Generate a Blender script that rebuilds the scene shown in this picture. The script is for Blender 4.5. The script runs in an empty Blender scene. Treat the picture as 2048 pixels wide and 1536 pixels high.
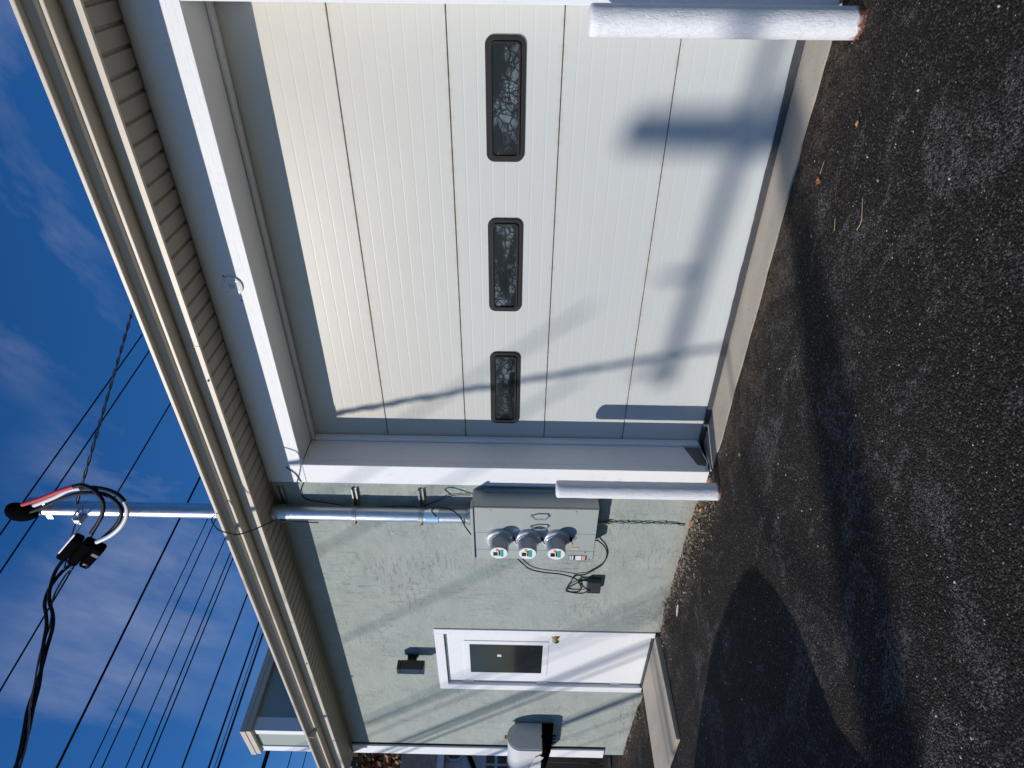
import bpy, bmesh, math, random
from mathutils import Vector, Matrix, noise
random.seed(7)
S = bpy.context.scene
COL = S.collection
PI = math.pi

# ------------------------------------------------------------------ camera
cam_d = bpy.data.cameras.new("camera"); cam = bpy.data.objects.new("camera", cam_d); COL.objects.link(cam)
S.camera = cam
yaw, pitch, roll = math.radians(37.308), math.radians(0.546), math.radians(0.956)
F = Vector((-math.sin(yaw)*math.cos(pitch), math.cos(yaw)*math.cos(pitch), math.sin(pitch)))
Rt = Vector((math.cos(yaw), math.sin(yaw), 0)); Up = Rt.cross(F)
r_ = math.cos(roll)*Rt + math.sin(roll)*Up
u_ = -math.sin(roll)*Rt + math.cos(roll)*Up
# the photograph was taken with the phone on its side: picture-right is world-down
m = Matrix((( -u_.x, r_.x, -F.x, 0), (-u_.y, r_.y, -F.y, -3.45), (-u_.z, r_.z, -F.z, 1.45), (0, 0, 0, 1)))
cam.matrix_world = m
cam_d.sensor_fit = 'HORIZONTAL'; cam_d.sensor_width = 36.0; cam_d.lens = 1291.0/2048*36.0
cam_d.clip_start = 0.05; cam_d.clip_end = 3000

# ------------------------------------------------------------------ light
SUN = Vector((-0.60, -1.0, 0.666)).normalized()         # direction towards the sun
el = math.asin(SUN.z)
az = math.atan2(SUN.x, SUN.y)                            # clockwise from +Y
W = bpy.data.worlds.new("World"); S.world = W; W.use_nodes = True
S.view_settings.view_transform = 'Standard'; S.view_settings.look = 'None'
S.view_settings.gamma = 1; S.view_settings.exposure = 0; S.view_settings.use_curve_mapping = False
sun_d = bpy.data.lights.new("sun", 'SUN'); sun_d.energy = 3.8; sun_d.angle = math.radians(0.53); sun_d.color = (1.0, 0.955, 0.89)
sun = bpy.data.objects.new("sun", sun_d); COL.objects.link(sun)
sun.rotation_euler = (-SUN).to_track_quat('-Z', 'Y').to_euler()

def nodes_of(nt):
    nt.nodes.clear(); return nt.nodes, nt.links

class G:
    """tiny node-graph helper"""
    def __init__(s, nt): s.nt = nt; s.n = nt.nodes; s.l = nt.links
    def new(s, t, **kw):
        nd = s.n.new(t)
        for k, v in kw.items():
            if hasattr(nd, k): setattr(nd, k, v)
            else: nd.inputs[k].default_value = v
        return nd
    def link(s, a, b): s.l.new(a, b)
    def math(s, op, a, b=None, clamp=False):
        nd = s.n.new('ShaderNodeMath'); nd.operation = op; nd.use_clamp = clamp
        for i, v in enumerate((a, b)):
            if v is None: continue
            if isinstance(v, (int, float)): nd.inputs[i].default_value = v
            else: s.l.new(v, nd.inputs[i])
        return nd.outputs[0]
    def noise(s, vec, scale, detail=4, rough=.55, dist=0):
        nd = s.n.new('ShaderNodeTexNoise'); nd.inputs['Scale'].default_value = scale; nd.inputs['Detail'].default_value = detail
        nd.inputs['Roughness'].default_value = rough; nd.inputs['Distortion'].default_value = dist
        if vec is not None: s.l.new(vec, nd.inputs['Vector'])
        return nd.outputs['Fac']
    def voro(s, vec, scale, feature='F1', out='Distance', rnd=1):
        nd = s.n.new('ShaderNodeTexVoronoi'); nd.feature = feature; nd.inputs['Scale'].default_value = scale
        nd.inputs['Randomness'].default_value = rnd
        if vec is not None: s.l.new(vec, nd.inputs['Vector'])
        return nd.outputs[out]
    def ramp(s, fac, stops, interp='LINEAR'):
        nd = s.n.new('ShaderNodeValToRGB'); cr = nd.color_ramp; cr.interpolation = interp
        while len(cr.elements) < len(stops): cr.elements.new(0.5)
        for e, (p, c) in zip(cr.elements, stops):
            e.position = p; e.color = (c, c, c, 1) if isinstance(c, (int, float)) else (*c, 1)
        s.l.new(fac, nd.inputs[0]); return nd.outputs[0]
    def mix(s, fac, a, b, bt='MIX'):
        nd = s.n.new('ShaderNodeMix'); nd.data_type = 'RGBA'; nd.blend_type = bt
        for i, v in ((0, fac), (6, a), (7, b)):
            if isinstance(v, (int, float)): nd.inputs[i].default_value = v if i == 0 else (v, v, v, 1)
            elif isinstance(v, tuple): nd.inputs[i].default_value = (*v, 1)
            else: s.l.new(v, nd.inputs[i])
        return nd.outputs[2]
    def mapping(s, vec, scale=(1, 1, 1), loc=(0, 0, 0), rot=(0, 0, 0)):
        nd = s.n.new('ShaderNodeMapping'); nd.inputs['Scale'].default_value = scale; nd.inputs['Location'].default_value = loc
        nd.inputs['Rotation'].default_value = rot
        s.l.new(vec, nd.inputs['Vector']); return nd.outputs[0]

# ---- sky: Nishita + thin cirrus wisps
nd, lk = nodes_of(W.node_tree); g = G(W.node_tree)
sky = g.new('ShaderNodeTexSky', sky_type='NISHITA', sun_disc=False)
sky.sun_elevation = el; sky.sun_rotation = az
sky.altitude = 60; sky.air_density = 1.0; sky.dust_density = 0.2; sky.ozone_density = 4.0
tc = g.new('ShaderNodeTexCoord'); D = tc.outputs['Generated']
hs = g.new('ShaderNodeHueSaturation'); hs.inputs['Saturation'].default_value = 1.27; hs.inputs['Value'].default_value = 0.98
lk.new(sky.outputs[0], hs.inputs['Color'])
skc = g.mix(1.0, hs.outputs[0], (.93, 1.05, 1.28), 'MULTIPLY')
wmap = g.mapping(D, (1.0, 3.2, 1.0), (0.3, 0.7, 1.9), (0.5, 0.35, 0.6))
n1 = g.noise(wmap, 2.6, 10, .60, .15)
n2 = g.noise(g.mapping(D, (1, 1, 1), (3.1, 0, 0)), 1.5, 2, .5)
cov = g.math('MULTIPLY', g.ramp(n2, [(0.56, 0.0), (0.72, 1.0)]), .6)
for dv, c0 in (((-.323, .724, .609), .992), ((-.403, .682, .61), .993), ((-.156, .797, .584), .997), ((-.62, .60, .51), .992), ((-.72, .50, .48), .990), ((-.76, .41, .50), .991)):
    vd = g.new('ShaderNodeVectorMath', operation='DOT_PRODUCT'); g.link(D, vd.inputs[0]); vd.inputs[1].default_value = Vector(dv).normalized()
    cov = g.math('MAXIMUM', cov, g.ramp(vd.outputs['Value'], [(c0-.003, 0.0), (min(c0+.0078, .9999), 1.0)]))
band = g.math('MULTIPLY', g.ramp(n1, [(0.50, 0.0), (0.72, 1.0)]), cov)
cloudcol = g.mix(g.math('MULTIPLY', band, 0.44), skc, (4.4, 4.9, 6.8))
bg = g.new('ShaderNodeBackground'); bg.inputs['Strength'].default_value = 0.085
lk.new(cloudcol, bg.inputs['Color'])
wo = g.new('ShaderNodeOutputWorld'); lk.new(bg.outputs[0], wo.inputs['Surface'])

# ------------------------------------------------------------------ helpers
def tag(o, label=None, cat=None, group=None, kind=None):
    for k, v in (('label', label), ('category', cat), ('group', group), ('kind', kind)):
        if v: o[k] = v
    return o
def thing(name, label, cat, loc, group=None):
    o = bpy.data.objects.new(name, None); COL.objects.link(o); o.location = loc; o.empty_display_size = .1
    return tag(o, label, cat, group)
def woff(p):
    v = Vector((0, 0, 0))
    while p is not None: v = v + p.location; p = p.parent
    return v
def obj(name, bm, mats, parent=None, smooth=False, loc=None, auto=None):
    """bm holds world coordinates; the object is placed at loc (or its parent's base)."""
    me = bpy.data.meshes.new(name)
    base = woff(parent) if parent is not None else Vector((0, 0, 0))
    o_loc = Vector(loc) if loc is not None else base
    bmesh.ops.transform(bm, matrix=Matrix.Translation(-o_loc), verts=bm.verts)
    bm.normal_update(); bm.to_mesh(me); bm.free()
    if not isinstance(mats, (list, tuple)): mats = [mats]
    for mt in mats: me.materials.append(mt)
    if smooth:
        for p in me.polygons: p.use_smooth = True
        if auto is not None:
            try: me.set_sharp_from_angle(angle=math.radians(auto))
            except Exception: pass
    o = bpy.data.objects.new(name, me); COL.objects.link(o)
    if parent is not None: o.parent = parent; o.location = o_loc - base
    else: o.location = o_loc
    return o
def B(): return bmesh.new()
def box(bm, x0, x1, y0, y1, z0, z1, bev=0.0, mi=0):
    x0, x1 = min(x0, x1), max(x0, x1); y0, y1 = min(y0, y1), max(y0, y1); z0, z1 = min(z0, z1), max(z0, z1)
    vs = [bm.verts.new(p) for p in ((x0,y0,z0),(x1,y0,z0),(x1,y1,z0),(x0,y1,z0),(x0,y0,z1),(x1,y0,z1),(x1,y1,z1),(x0,y1,z1))]
    fs = [bm.faces.new([vs[i] for i in f]) for f in ((3,2,1,0),(4,5,6,7),(0,1,5,4),(1,2,6,5),(2,3,7,6),(3,0,4,7))]
    for f in fs: f.material_index = mi
    if bev > 0:
        es = list({e for f in fs for e in f.edges})
        bmesh.ops.bevel(bm, geom=es, offset=bev, segments=1, affect='EDGES', clamp_overlap=True)
    return bm
def prism(bm, pts, axis, a0, a1, mi=0):
    """closed polygon pts (2-D) extruded along axis ('x': pts=(y,z); 'y': (x,z); 'z': (x,y))"""
    def P(p, a): return {'x': (a, p[0], p[1]), 'y': (p[0], a, p[1]), 'z': (p[0], p[1], a)}[axis]
    A = [bm.verts.new(P(p, a0)) for p in pts]; Bv = [bm.verts.new(P(p, a1)) for p in pts]
    fs = [bm.faces.new(A), bm.faces.new(Bv[::-1])]; n = len(pts)
    for i in range(n): fs.append(bm.faces.new((A[i], Bv[i], Bv[(i+1) % n], A[(i+1) % n])))
    for f in fs: f.material_index = mi
    bmesh.ops.recalc_face_normals(bm, faces=fs)
    return fs
def smooth_path(pts, k=6):
    P = [Vector(p) for p in pts]; out = []
    for i in range(len(P)-1):
        p0 = P[max(i-1, 0)]; p1 = P[i]; p2 = P[i+1]; p3 = P[min(i+2, len(P)-1)]
        for j in range(k):
            t = j/k
            out.append(0.5*((2*p1)+(-p0+p2)*t+(2*p0-5*p1+4*p2-p3)*t*t+(-p0+3*p1-3*p2+p3)*t**3))
    out.append(P[-1]); return out
def tube(bm, pts, r, n=8, cap=True, mi=0):
    P = [Vector(p) for p in pts]; rings = []; prev = None
    for i, p in enumerate(P):
        d = (P[min(i+1, len(P)-1)] - P[max(i-1, 0)]).normalized()
        if prev is None:
            a = Vector((0, 0, 1)) if abs(d.z) < .9 else Vector((1, 0, 0)); s = d.cross(a).normalized()
        else: s = (prev - d*prev.dot(d)).normalized()
        prev = s; t = d.cross(s)
        rr = r[i] if isinstance(r, (list, tuple)) else r
        rings.append([bm.verts.new(p + rr*(math.cos(2*PI*k/n)*s + math.sin(2*PI*k/n)*t)) for k in range(n)])
    for a, b in zip(rings, rings[1:]):
        for k in range(n):
            f = bm.faces.new((a[k], a[(k+1) % n], b[(k+1) % n], b[k])); f.material_index = mi
    if cap:
        bm.faces.new(rings[0][::-1]).material_index = mi; bm.faces.new(rings[-1]).material_index = mi
    return bm
def lathe(bm, origin, axis, prof, n=24, mi=0):
    """prof: (distance along axis, radius)"""
    o = Vector(origin); d = Vector(axis).normalized()
    a = Vector((0, 0, 1)) if abs(d.z) < .9 else Vector((1, 0, 0)); s = d.cross(a).normalized(); t = d.cross(s)
    rings = [[bm.verts.new(o + d*h + max(r, 1e-4)*(math.cos(2*PI*k/n)*s + math.sin(2*PI*k/n)*t)) for k in range(n)] for h, r in prof]
    for A, Bq in zip(rings, rings[1:]):
        for k in range(n): bm.faces.new((A[k], A[(k+1) % n], Bq[(k+1) % n], Bq[k])).material_index = mi
    bm.faces.new(rings[0][::-1]).material_index = mi; bm.faces.new(rings[-1]).material_index = mi
    bmesh.ops.recalc_face_normals(bm, faces=bm.faces[:])
    return bm
def rrect(cx, cz, w, h, r, k=5):
    pts = []
    for sx, sz, a0 in ((1, 1, 0), (-1, 1, 90), (-1, -1, 180), (1, -1, 270)):
        for j in range(k+1):
            a = math.radians(a0 + 90*j/k)
            pts.append((cx + sx*(w/2-r) + r*math.cos(a), cz + sz*(h/2-r) + r*math.sin(a)))
    return pts
def ring_y(bm, outer, inner, y0, y1, mi=0):
    """frame between two outlines (x,z), from y0 (front) to y1 (back)"""
    n = len(outer)
    vs = [[bm.verts.new((p[0], y, p[1])) for p in L] for L in (outer, inner) for y in (y0, y1)]
    of, ob, inf, inb = vs
    for i in range(n):
        j = (i+1) % n
        for q in ((of[i], of[j], inf[j], inf[i]), (ob[j], ob[i], inb[i], inb[j]), (of[j], of[i], ob[i], ob[j]), (inf[i], inf[j], inb[j], inb[i])):
            bm.faces.new(q).material_index = mi
    bmesh.ops.recalc_face_normals(bm, faces=bm.faces[:])

# ------------------------------------------------------------------ materials
def mat(name, col, rough=.6, metal=0, spec=.5, fn=None):
    mt = bpy.data.materials.new(name); mt.use_nodes = True
    gg = G(mt.node_tree); b = gg.n['Principled BSDF']
    b.inputs['Base Color'].default_value = (*col, 1); b.inputs['Roughness'].default_value = rough
    b.inputs['Metallic'].default_value = metal; b.inputs['Specular IOR Level'].default_value = spec
    if fn:
        t = gg.new('ShaderNodeTexCoord'); fn(gg, b, t.outputs['Object'])
    return mt
def bump(g, b, h, strength, dist=.01):
    nd = g.new('ShaderNodeBump'); nd.inputs['Strength'].default_value = strength; nd.inputs['Distance'].default_value = dist
    g.link(h, nd.inputs['Height']); g.link(nd.outputs[0], b.inputs['Normal']); return nd

def f_stucco(g, b, v):
    big = g.noise(v, 1.1, 5, .6); mid = g.noise(g.mapping(v, (1, 1, 1.5), rot=(0, .5, 0)), 3.0, 8, .62, 0)
    # hand-trowelled passes: a few stretched, warped ridges in patches, sanded float finish elsewhere
    pm = g.ramp(g.noise(v, 1.5, 4, .6, .6), [(.44, .05), (.62, 1.)])
    pm2 = g.ramp(g.noise(g.mapping(v, (1, 1, 1), (4, 0, 2)), 1.3, 4, .6, .6), [(.46, 0.), (.62, 1.)])
    # vertical and slanting float drags: short broken scratches
    ridge = g.ramp(g.noise(g.mapping(v, (30, 1, 5), rot=(0, .12, 0)), 1.0, 8, .72, 0), [(.53, 0.), (.64, 1.)])
    ridge2 = g.ramp(g.noise(g.mapping(v, (7, 1, 34), rot=(0, .5, 0), loc=(3, 0, 1)), 1.0, 8, .72, 0), [(.53, 0.), (.64, 1.)])
    ridge = g.math('MULTIPLY', ridge, pm); ridge2 = g.math('MULTIPLY', ridge2, pm2)
    fine = g.noise(v, 130, 4, .75); sand = g.voro(v, 190); med = g.noise(v, 24, 5, .65)
    pitm = g.ramp(g.noise(v, 2.3, 4, .6, 0), [(.50, 0.), (.62, 1.)])
    pits = g.math('MULTIPLY', g.ramp(g.noise(v, 46, 4, .6, 0), [(.32, 1.), (.42, 0.)]), pitm)
    h = g.math('SUBTRACT', 0, g.math('ADD', g.math('MULTIPLY', ridge, .16), g.math('MULTIPLY', ridge2, .14)))
    h = g.math('ADD', h, g.math('MULTIPLY', mid, 1.05)); h = g.math('ADD', h, g.math('MULTIPLY', med, .20))
    h = g.math('ADD', h, g.math('MULTIPLY', fine, .16)); h = g.math('ADD', h, g.math('MULTIPLY', sand, .06))
    h = g.math('SUBTRACT', h, g.math('MULTIPLY', pits, .14))
    c = g.mix(g.ramp(mid, [(.3, 0.), (.7, 1.)]), (.315, .345, .315), (.415, .440, .395))
    c = g.mix(g.math('MULTIPLY', g.ramp(big, [(.38, 0.), (.66, 1.)]), .55), c, (.325, .378, .342))
    c = g.mix(g.math('MULTIPLY', g.math('ADD', ridge, ridge2, True), g.math('MULTIPLY', g.ramp(med, [(.38, .2), (.6, 1.)]), .60)), c, (.13, .155, .14))
    c = g.mix(g.math('MULTIPLY', pits, .6), c, (.09, .115, .10))
    c = g.mix(g.math('MULTIPLY', g.ramp(fine, [(.36, 1.), (.47, 0.)]), .5), c, (.17, .20, .18))
    z = g.new('ShaderNodeSeparateXYZ'); g.link(v, z.inputs[0])
    low = g.math('SUBTRACT', 1, g.math('MULTIPLY', g.math('ADD', z.outputs[2], g.math('MULTIPLY', mid, -.12)), 9), True)
    low = g.math('MULTIPLY', low, .6, True)
    c = g.mix(low, c, (.30, .26, .19))
    g.link(c, b.inputs['Base Color']); bump(g, b, h, .9, .022)
M = {}
M['stucco'] = mat('stucco', (.37, .42, .37), .88, fn=f_stucco)
def f_paint(col, amp=.25, grain=(1, 1, 30), knots=True):
    def f(g, b, v):
        gr = g.noise(g.mapping(v, grain), 4, 6, .6, .6); sp = g.noise(v, 21, 4, .6)
        c = g.mix(g.ramp(sp, [(.30, 1.), (.42, 0.)]), col, tuple(x*.93 for x in col))
        if knots:
            kn = g.ramp(g.noise(v, 9, 3, .8, 2.0), [(.24, 1.), (.30, 0.)])
            c = g.mix(g.math('MULTIPLY', kn, .75), c, (.30, .30, .30))
        g.link(c, b.inputs['Base Color'])
        bump(g, b, g.math('ADD', gr, g.math('MULTIPLY', sp, .3)), amp, .006)
    return f
WH = (.79, .79, .795)
M['white_x'] = mat('white_paint_beam', WH, .55, fn=f_paint(WH, .35, (1, 12, 22)))
M['white_z'] = mat('white_paint_trim', WH, .55, fn=f_paint(WH, .30, (22, 12, 1)))
M['white_door'] = mat('white_door_paint', (.80, .80, .80), .38, fn=f_paint((.80, .80, .80), .06, (1, 1, 1), False))
def f_gdoor(g, b, v):
    z = g.new('ShaderNodeSeparateXYZ'); g.link(v, z.inputs[0]); zz = z.outputs[2]
    # enamel tone: warmer cream towards the head, cooler towards the sill
    head_tone = g.ramp(g.math('MULTIPLY', zz, 1/3.1), [(.15, 0.), (.50, .35), (.82, 1.)])
    blot = g.noise(v, 1.4, 4, .6)
    c = g.mix(head_tone, (.545, .570, .555), (.545, .518, .452))
    c = g.mix(g.math('MULTIPLY', g.ramp(blot, [(.42, 0.), (.7, 1.)]), .28), c, (.575, .57, .52))
    st = g.noise(g.mapping(v, (.9, 1, 34)), 3, 6, .7)
    c = g.mix(g.math('MULTIPLY', g.ramp(st, [(.55, 0.), (.8, 1.)]), g.math('MULTIPLY', head_tone, .5)), c, (.52, .46, .36))
    sp = g.math('MULTIPLY', g.ramp(g.noise(v, 120, 2, .5), [(.60, 0.), (.70, 1.)]), g.ramp(g.noise(g.mapping(v, (1, 1, 6)), 1.7, 3, .6), [(.52, 0.), (.62, 1.)]))
    c = g.mix(g.math('MULTIPLY', sp, .5), c, (.45, .40, .33))
    # rust-brown grime bleeding out of the section joints (every 0.6075 m)
    fr = g.math('FRACT', g.math('MULTIPLY', g.math('SUBTRACT', zz, .0275), 1/.6075))
    dj = g.math('MINIMUM', fr, g.math('SUBTRACT', 1, fr))
    jm = g.math('MULTIPLY', g.ramp(dj, [(0., 1.), (.045, 0.)]), g.ramp(g.noise(g.mapping(v, (9, 1, 2)), 2.2, 5, .7), [(.42, 0.), (.68, 1.)]))
    c = g.mix(g.math('MULTIPLY', jm, .5), c, (.40, .30, .19))
    dk = g.ramp(g.noise(v, 6.5, 2, .4), [(.215, 1.), (.24, 0.)])
    c = g.mix(g.math('MULTIPLY', dk, .6), c, (.42, .43, .42))
    g.link(c, b.inputs['Base Color'])
    h = g.math('ADD', g.math('MULTIPLY', g.noise(v, 2.0, 3, .5), .5), g.math('MULTIPLY', g.noise(v, 260, 2, .6), .015))
    bump(g, b, h, .5, .012)
M['gdoor'] = mat('garage_door_enamel', (.66, .66, .62), .42, fn=f_gdoor)
M['joint'] = mat('joint_grime', (.10, .075, .05), .9)
def f_tan(g, b, v):
    n = g.noise(v, 3, 4, .6); d = g.noise(g.mapping(v, (1, 8, 8)), 2, 5, .6)
    c = g.mix(g.ramp(n, [(.35, 0.), (.7, 1.)]), (.60, .515, .41), (.56, .49, .395))
    c = g.mix(g.math('MULTIPLY', g.ramp(d, [(.58, 0.), (.75, 1.)]), .3), c, (.40, .34, .26))
    g.link(c, b.inputs['Base Color']); bump(g, b, n, .15, .01)
M['tan'] = mat('tan_aluminium', (.60, .52, .41), .45, fn=f_tan)
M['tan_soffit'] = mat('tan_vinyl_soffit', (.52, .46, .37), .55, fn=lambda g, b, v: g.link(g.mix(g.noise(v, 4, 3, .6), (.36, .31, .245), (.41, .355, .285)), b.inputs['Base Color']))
def f_galv(g, b, v):
    n = g.noise(g.mapping(v, (1, 1, .25)), 26, 5, .7, .6); sp = g.voro(v, 60, out='Color')
    c = g.mix(n, (.36, .38, .42), (.66, .68, .72)); g.link(c, b.inputs['Base Color'])
    g.link(g.ramp(n, [(.2, .28), (.8, .5)]), b.inputs['Roughness']); bump(g, b, n, .12, .004)
M['galv'] = mat('galvanised_steel', (.55, .57, .6), .36, .95, fn=f_galv)
M['strut'] = mat('zinc_strut', (.40, .40, .36), .42, .9)
M['dull'] = mat('dull_label', (.10, .10, .095), .7)
M['dark_steel'] = mat('dark_steel', (.06, .06, .06), .5, .6)
M['chrome'] = mat('chrome', (.7, .71, .72), .27, 1)
M['brass'] = mat('brass', (.62, .46, .20), .25, 1)
M['cabinet'] = mat('grey_green_enamel', (.36, .39, .365), .38, fn=lambda g, b, v: (g.link(g.mix(g.noise(v, 5, 4, .6), (.345, .378, .355), (.375, .402, .378)), b.inputs['Base Color']), bump(g, b, g.noise(v, 2.5, 2, .5), .15, .01)))
M['cab_gap'] = mat('cabinet_gap', (.012, .014, .014), .8)
M['black'] = mat('black_rubber', (.004, .004, .0045), .8, spec=.0)
M['black_gloss'] = mat('black_enamel', (.012, .012, .014), .25)
M['black_box'] = mat('charcoal_enamel', (.035, .038, .042), .4)
M['frame'] = mat('black_plastic_frame', (.02, .02, .02), .6, spec=.25, fn=lambda g, b, v: (g.link(g.mix(g.noise(v, 8, 4, .6), (.011, .010, .010), (.024, .020, .020)), b.inputs['Base Color'])))
def f_pane(g, b, v):
    # film residue: crazed islands thickest towards one long edge
    w = g.n.new('ShaderNodeMix'); 
    nv = g.new('ShaderNodeTexNoise'); nv.inputs['Scale'].default_value = 9; nv.inputs['Detail'].default_value = 4; g.link(v, nv.inputs['Vector'])
    g.n.remove(w)
    add = g.new('ShaderNodeVectorMath', operation='MULTIPLY_ADD'); g.link(nv.outputs['Color'], add.inputs[0]); add.inputs[1].default_value = (.055, .055, .055); g.link(v, add.inputs[2])
    vv = add.outputs[0]
    e = g.voro(vv, 21, 'DISTANCE_TO_EDGE'); e2 = g.voro(vv, 60, 'DISTANCE_TO_EDGE')
    msk = g.noise(g.mapping(v, (1, 1, 2.4), (.3, 0, .1)), 3.4, 4, .65)
    isl = g.ramp(e, [(.02, 0.), (.13, 1.)]); isl2 = g.ramp(e2, [(.05, 0.), (.12, 1.)])
    pick = g.ramp(g.noise(v, 5, 2, .5), [(.48, 0.), (.54, 1.)])
    isl = g.math('MULTIPLY', isl, g.math('ADD', g.math('MULTIPLY', pick, .999), g.math('MULTIPLY', g.math('SUBTRACT', 1, pick), isl2)))
    f = g.math('MULTIPLY', isl, g.ramp(msk, [(.47, 0.), (.60, 1.)]))
    haze = g.math('MULTIPLY', g.noise(v, 30, 5, .75), .5)
    f = g.math('MULTIPLY', f, g.math('ADD', .2, g.math('MULTIPLY', haze, 1.6)))
    c = g.mix(f, (.008, .011, .014), (.20, .26, .28)); g.link(c, b.inputs['Base Color'])
    g.link(g.math('ADD', g.math('MULTIPLY', f, .6), .12), b.inputs['Roughness'])
M['pane'] = mat('dirty_acrylic_pane', (.02, .025, .03), .15, spec=.3, fn=f_pane)
def f_dpane(g, b, v):
    d = g.ramp(g.noise(v, 60, 4, .7), [(.62, 0.), (.74, 1.)]); m2 = g.ramp(g.noise(g.mapping(v, (1, 1, 1), (.4, 0, 2)), 3.2, 2, .5), [(.5, 0.), (.62, 1.)])
    c = g.mix(g.math('MULTIPLY', g.math('MULTIPLY', d, m2), .5), (.018, .023, .025), (.30, .32, .32)); g.link(c, b.inputs['Base Color'])
M['door_pane'] = mat('dark_door_glass', (.02, .03, .03), .06, spec=.2, fn=f_dpane)
M['seal'] = mat('rubber_seal', (.055, .056, .06), .6, fn=lambda g, b, v: (g.link(g.mix(g.ramp(g.noise(v, 9, 4, .7), [(.55, 0.), (.7, 1.)]), (.05, .052, .058), (.12, .085, .06)), b.inputs['Base Color'])))
def f_conc(g, b, v):
    n = g.noise(v, 3, 6, .65); f = g.noise(v, 90, 3, .7); sp = g.ramp(g.noise(v, 55, 2, .5), [(.28, 1.), (.33, 0.)])
    c = g.mix(n, (.36, .315, .25), (.50, .445, .36)); c = g.mix(g.math('MULTIPLY', f, .35), c, (.24, .21, .17)); c = g.mix(g.math('MULTIPLY', sp, .7), c, (.10, .085, .07))
    wet = g.ramp(g.noise(g.mapping(v, (1, 2, 1)), 1.6, 3, .5), [(.50, 0.), (.66, 1.)]); c = g.mix(g.math('MULTIPLY', wet, .35), c, (.24, .23, .21))
    g.link(c, b.inputs['Base Color']); bump(g, b, g.math('ADD', g.math('MULTIPLY', f, .3), n), .4, .006)
M['concrete'] = mat('concrete', (.36, .32, .27), .85, fn=f_conc)
def f_bollard(g, b, v):
    n = g.noise(v, 28, 5, .65, .8); n2 = g.noise(g.mapping(v, (1, 1, .35)), 60, 4, .7, 1.5)
    z = g.new('ShaderNodeSeparateXYZ'); g.link(v, z.inputs[0])
    low = g.math('SUBTRACT', 1, g.math('MULTIPLY', g.math('SUBTRACT', z.outputs[2], g.math('MULTIPLY', g.math('SUBTRACT', n, .42), .07)), 60), True)
    c = g.mix(g.ramp(n, [(.25, 1.), (.36, 0.)]), (.78, .78, .79), (.66, .67, .69))
    c = g.mix(low, c, (.20, .075, .035)); g.link(c, b.inputs['Base Color'])
    bump(g, b, g.math('ADD', n, g.math('MULTIPLY', g.ramp(n2, [(.5, 0.), (.8, 1.)]), .9)), .55, .006)
M['bollard'] = mat('brushed_white_paint', (.78, .78, .79), .5, fn=f_bollard)
M['mailbox'] = mat('pale_grey_mailbox_paint', (.60, .59, .57), .4, fn=lambda g, b, v: (g.link(g.mix(g.ramp(g.noise(v, 24, 3, .6), [(.62, 0.), (.72, 1.)]), (.60, .59, .57), (.50, .48, .45)), b.inputs['Base Color'])))
M['flag'] = mat('mailbox_flag_paint', (.75, .73, .68), .4)
M['red'] = mat('red_tape', (.55, .05, .05), .4)
M['white_tape'] = mat('white_tape', (.72, .72, .74), .4)
M['green_wire'] = mat('green_insulation', (.02, .14, .06), .4)
M['cable'] = mat('black_cable', (.008, .008, .010), .6, spec=.25)
M['alu_wire'] = mat('grey_aluminium_wire', (.14, .15, .17), .5, .4)
M['teal'] = mat('teal_print', (.02, .33, .30), .4); M['orange'] = mat('orange_print', (.60, .24, .04), .4)
M['sticker'] = mat('white_sticker', (.78, .77, .74), .5); M['yellow_tag'] = mat('yellow_tag', (.55, .45, .20), .5)
M['pink_print'] = mat('pale_red_print', (.62, .36, .30), .5); M['plate_grey'] = mat('grey_meter_ring', (.50, .51, .52), .3, .1)
M['dome'] = mat('meter_grey_plastic', (.36, .37, .40), .12)
M['clear'] = mat('clear_meter_cover', (.70, .72, .74), .08)
M['green_trim'] = mat('green_stucco_board', (.32, .37, .34), .8)
M['brick_red'] = mat('crumbled_brick', (.36, .16, .09), .9, fn=lambda g, b, v: bump(g, b, g.noise(v, 80, 4, .7), .8, .01))
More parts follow.
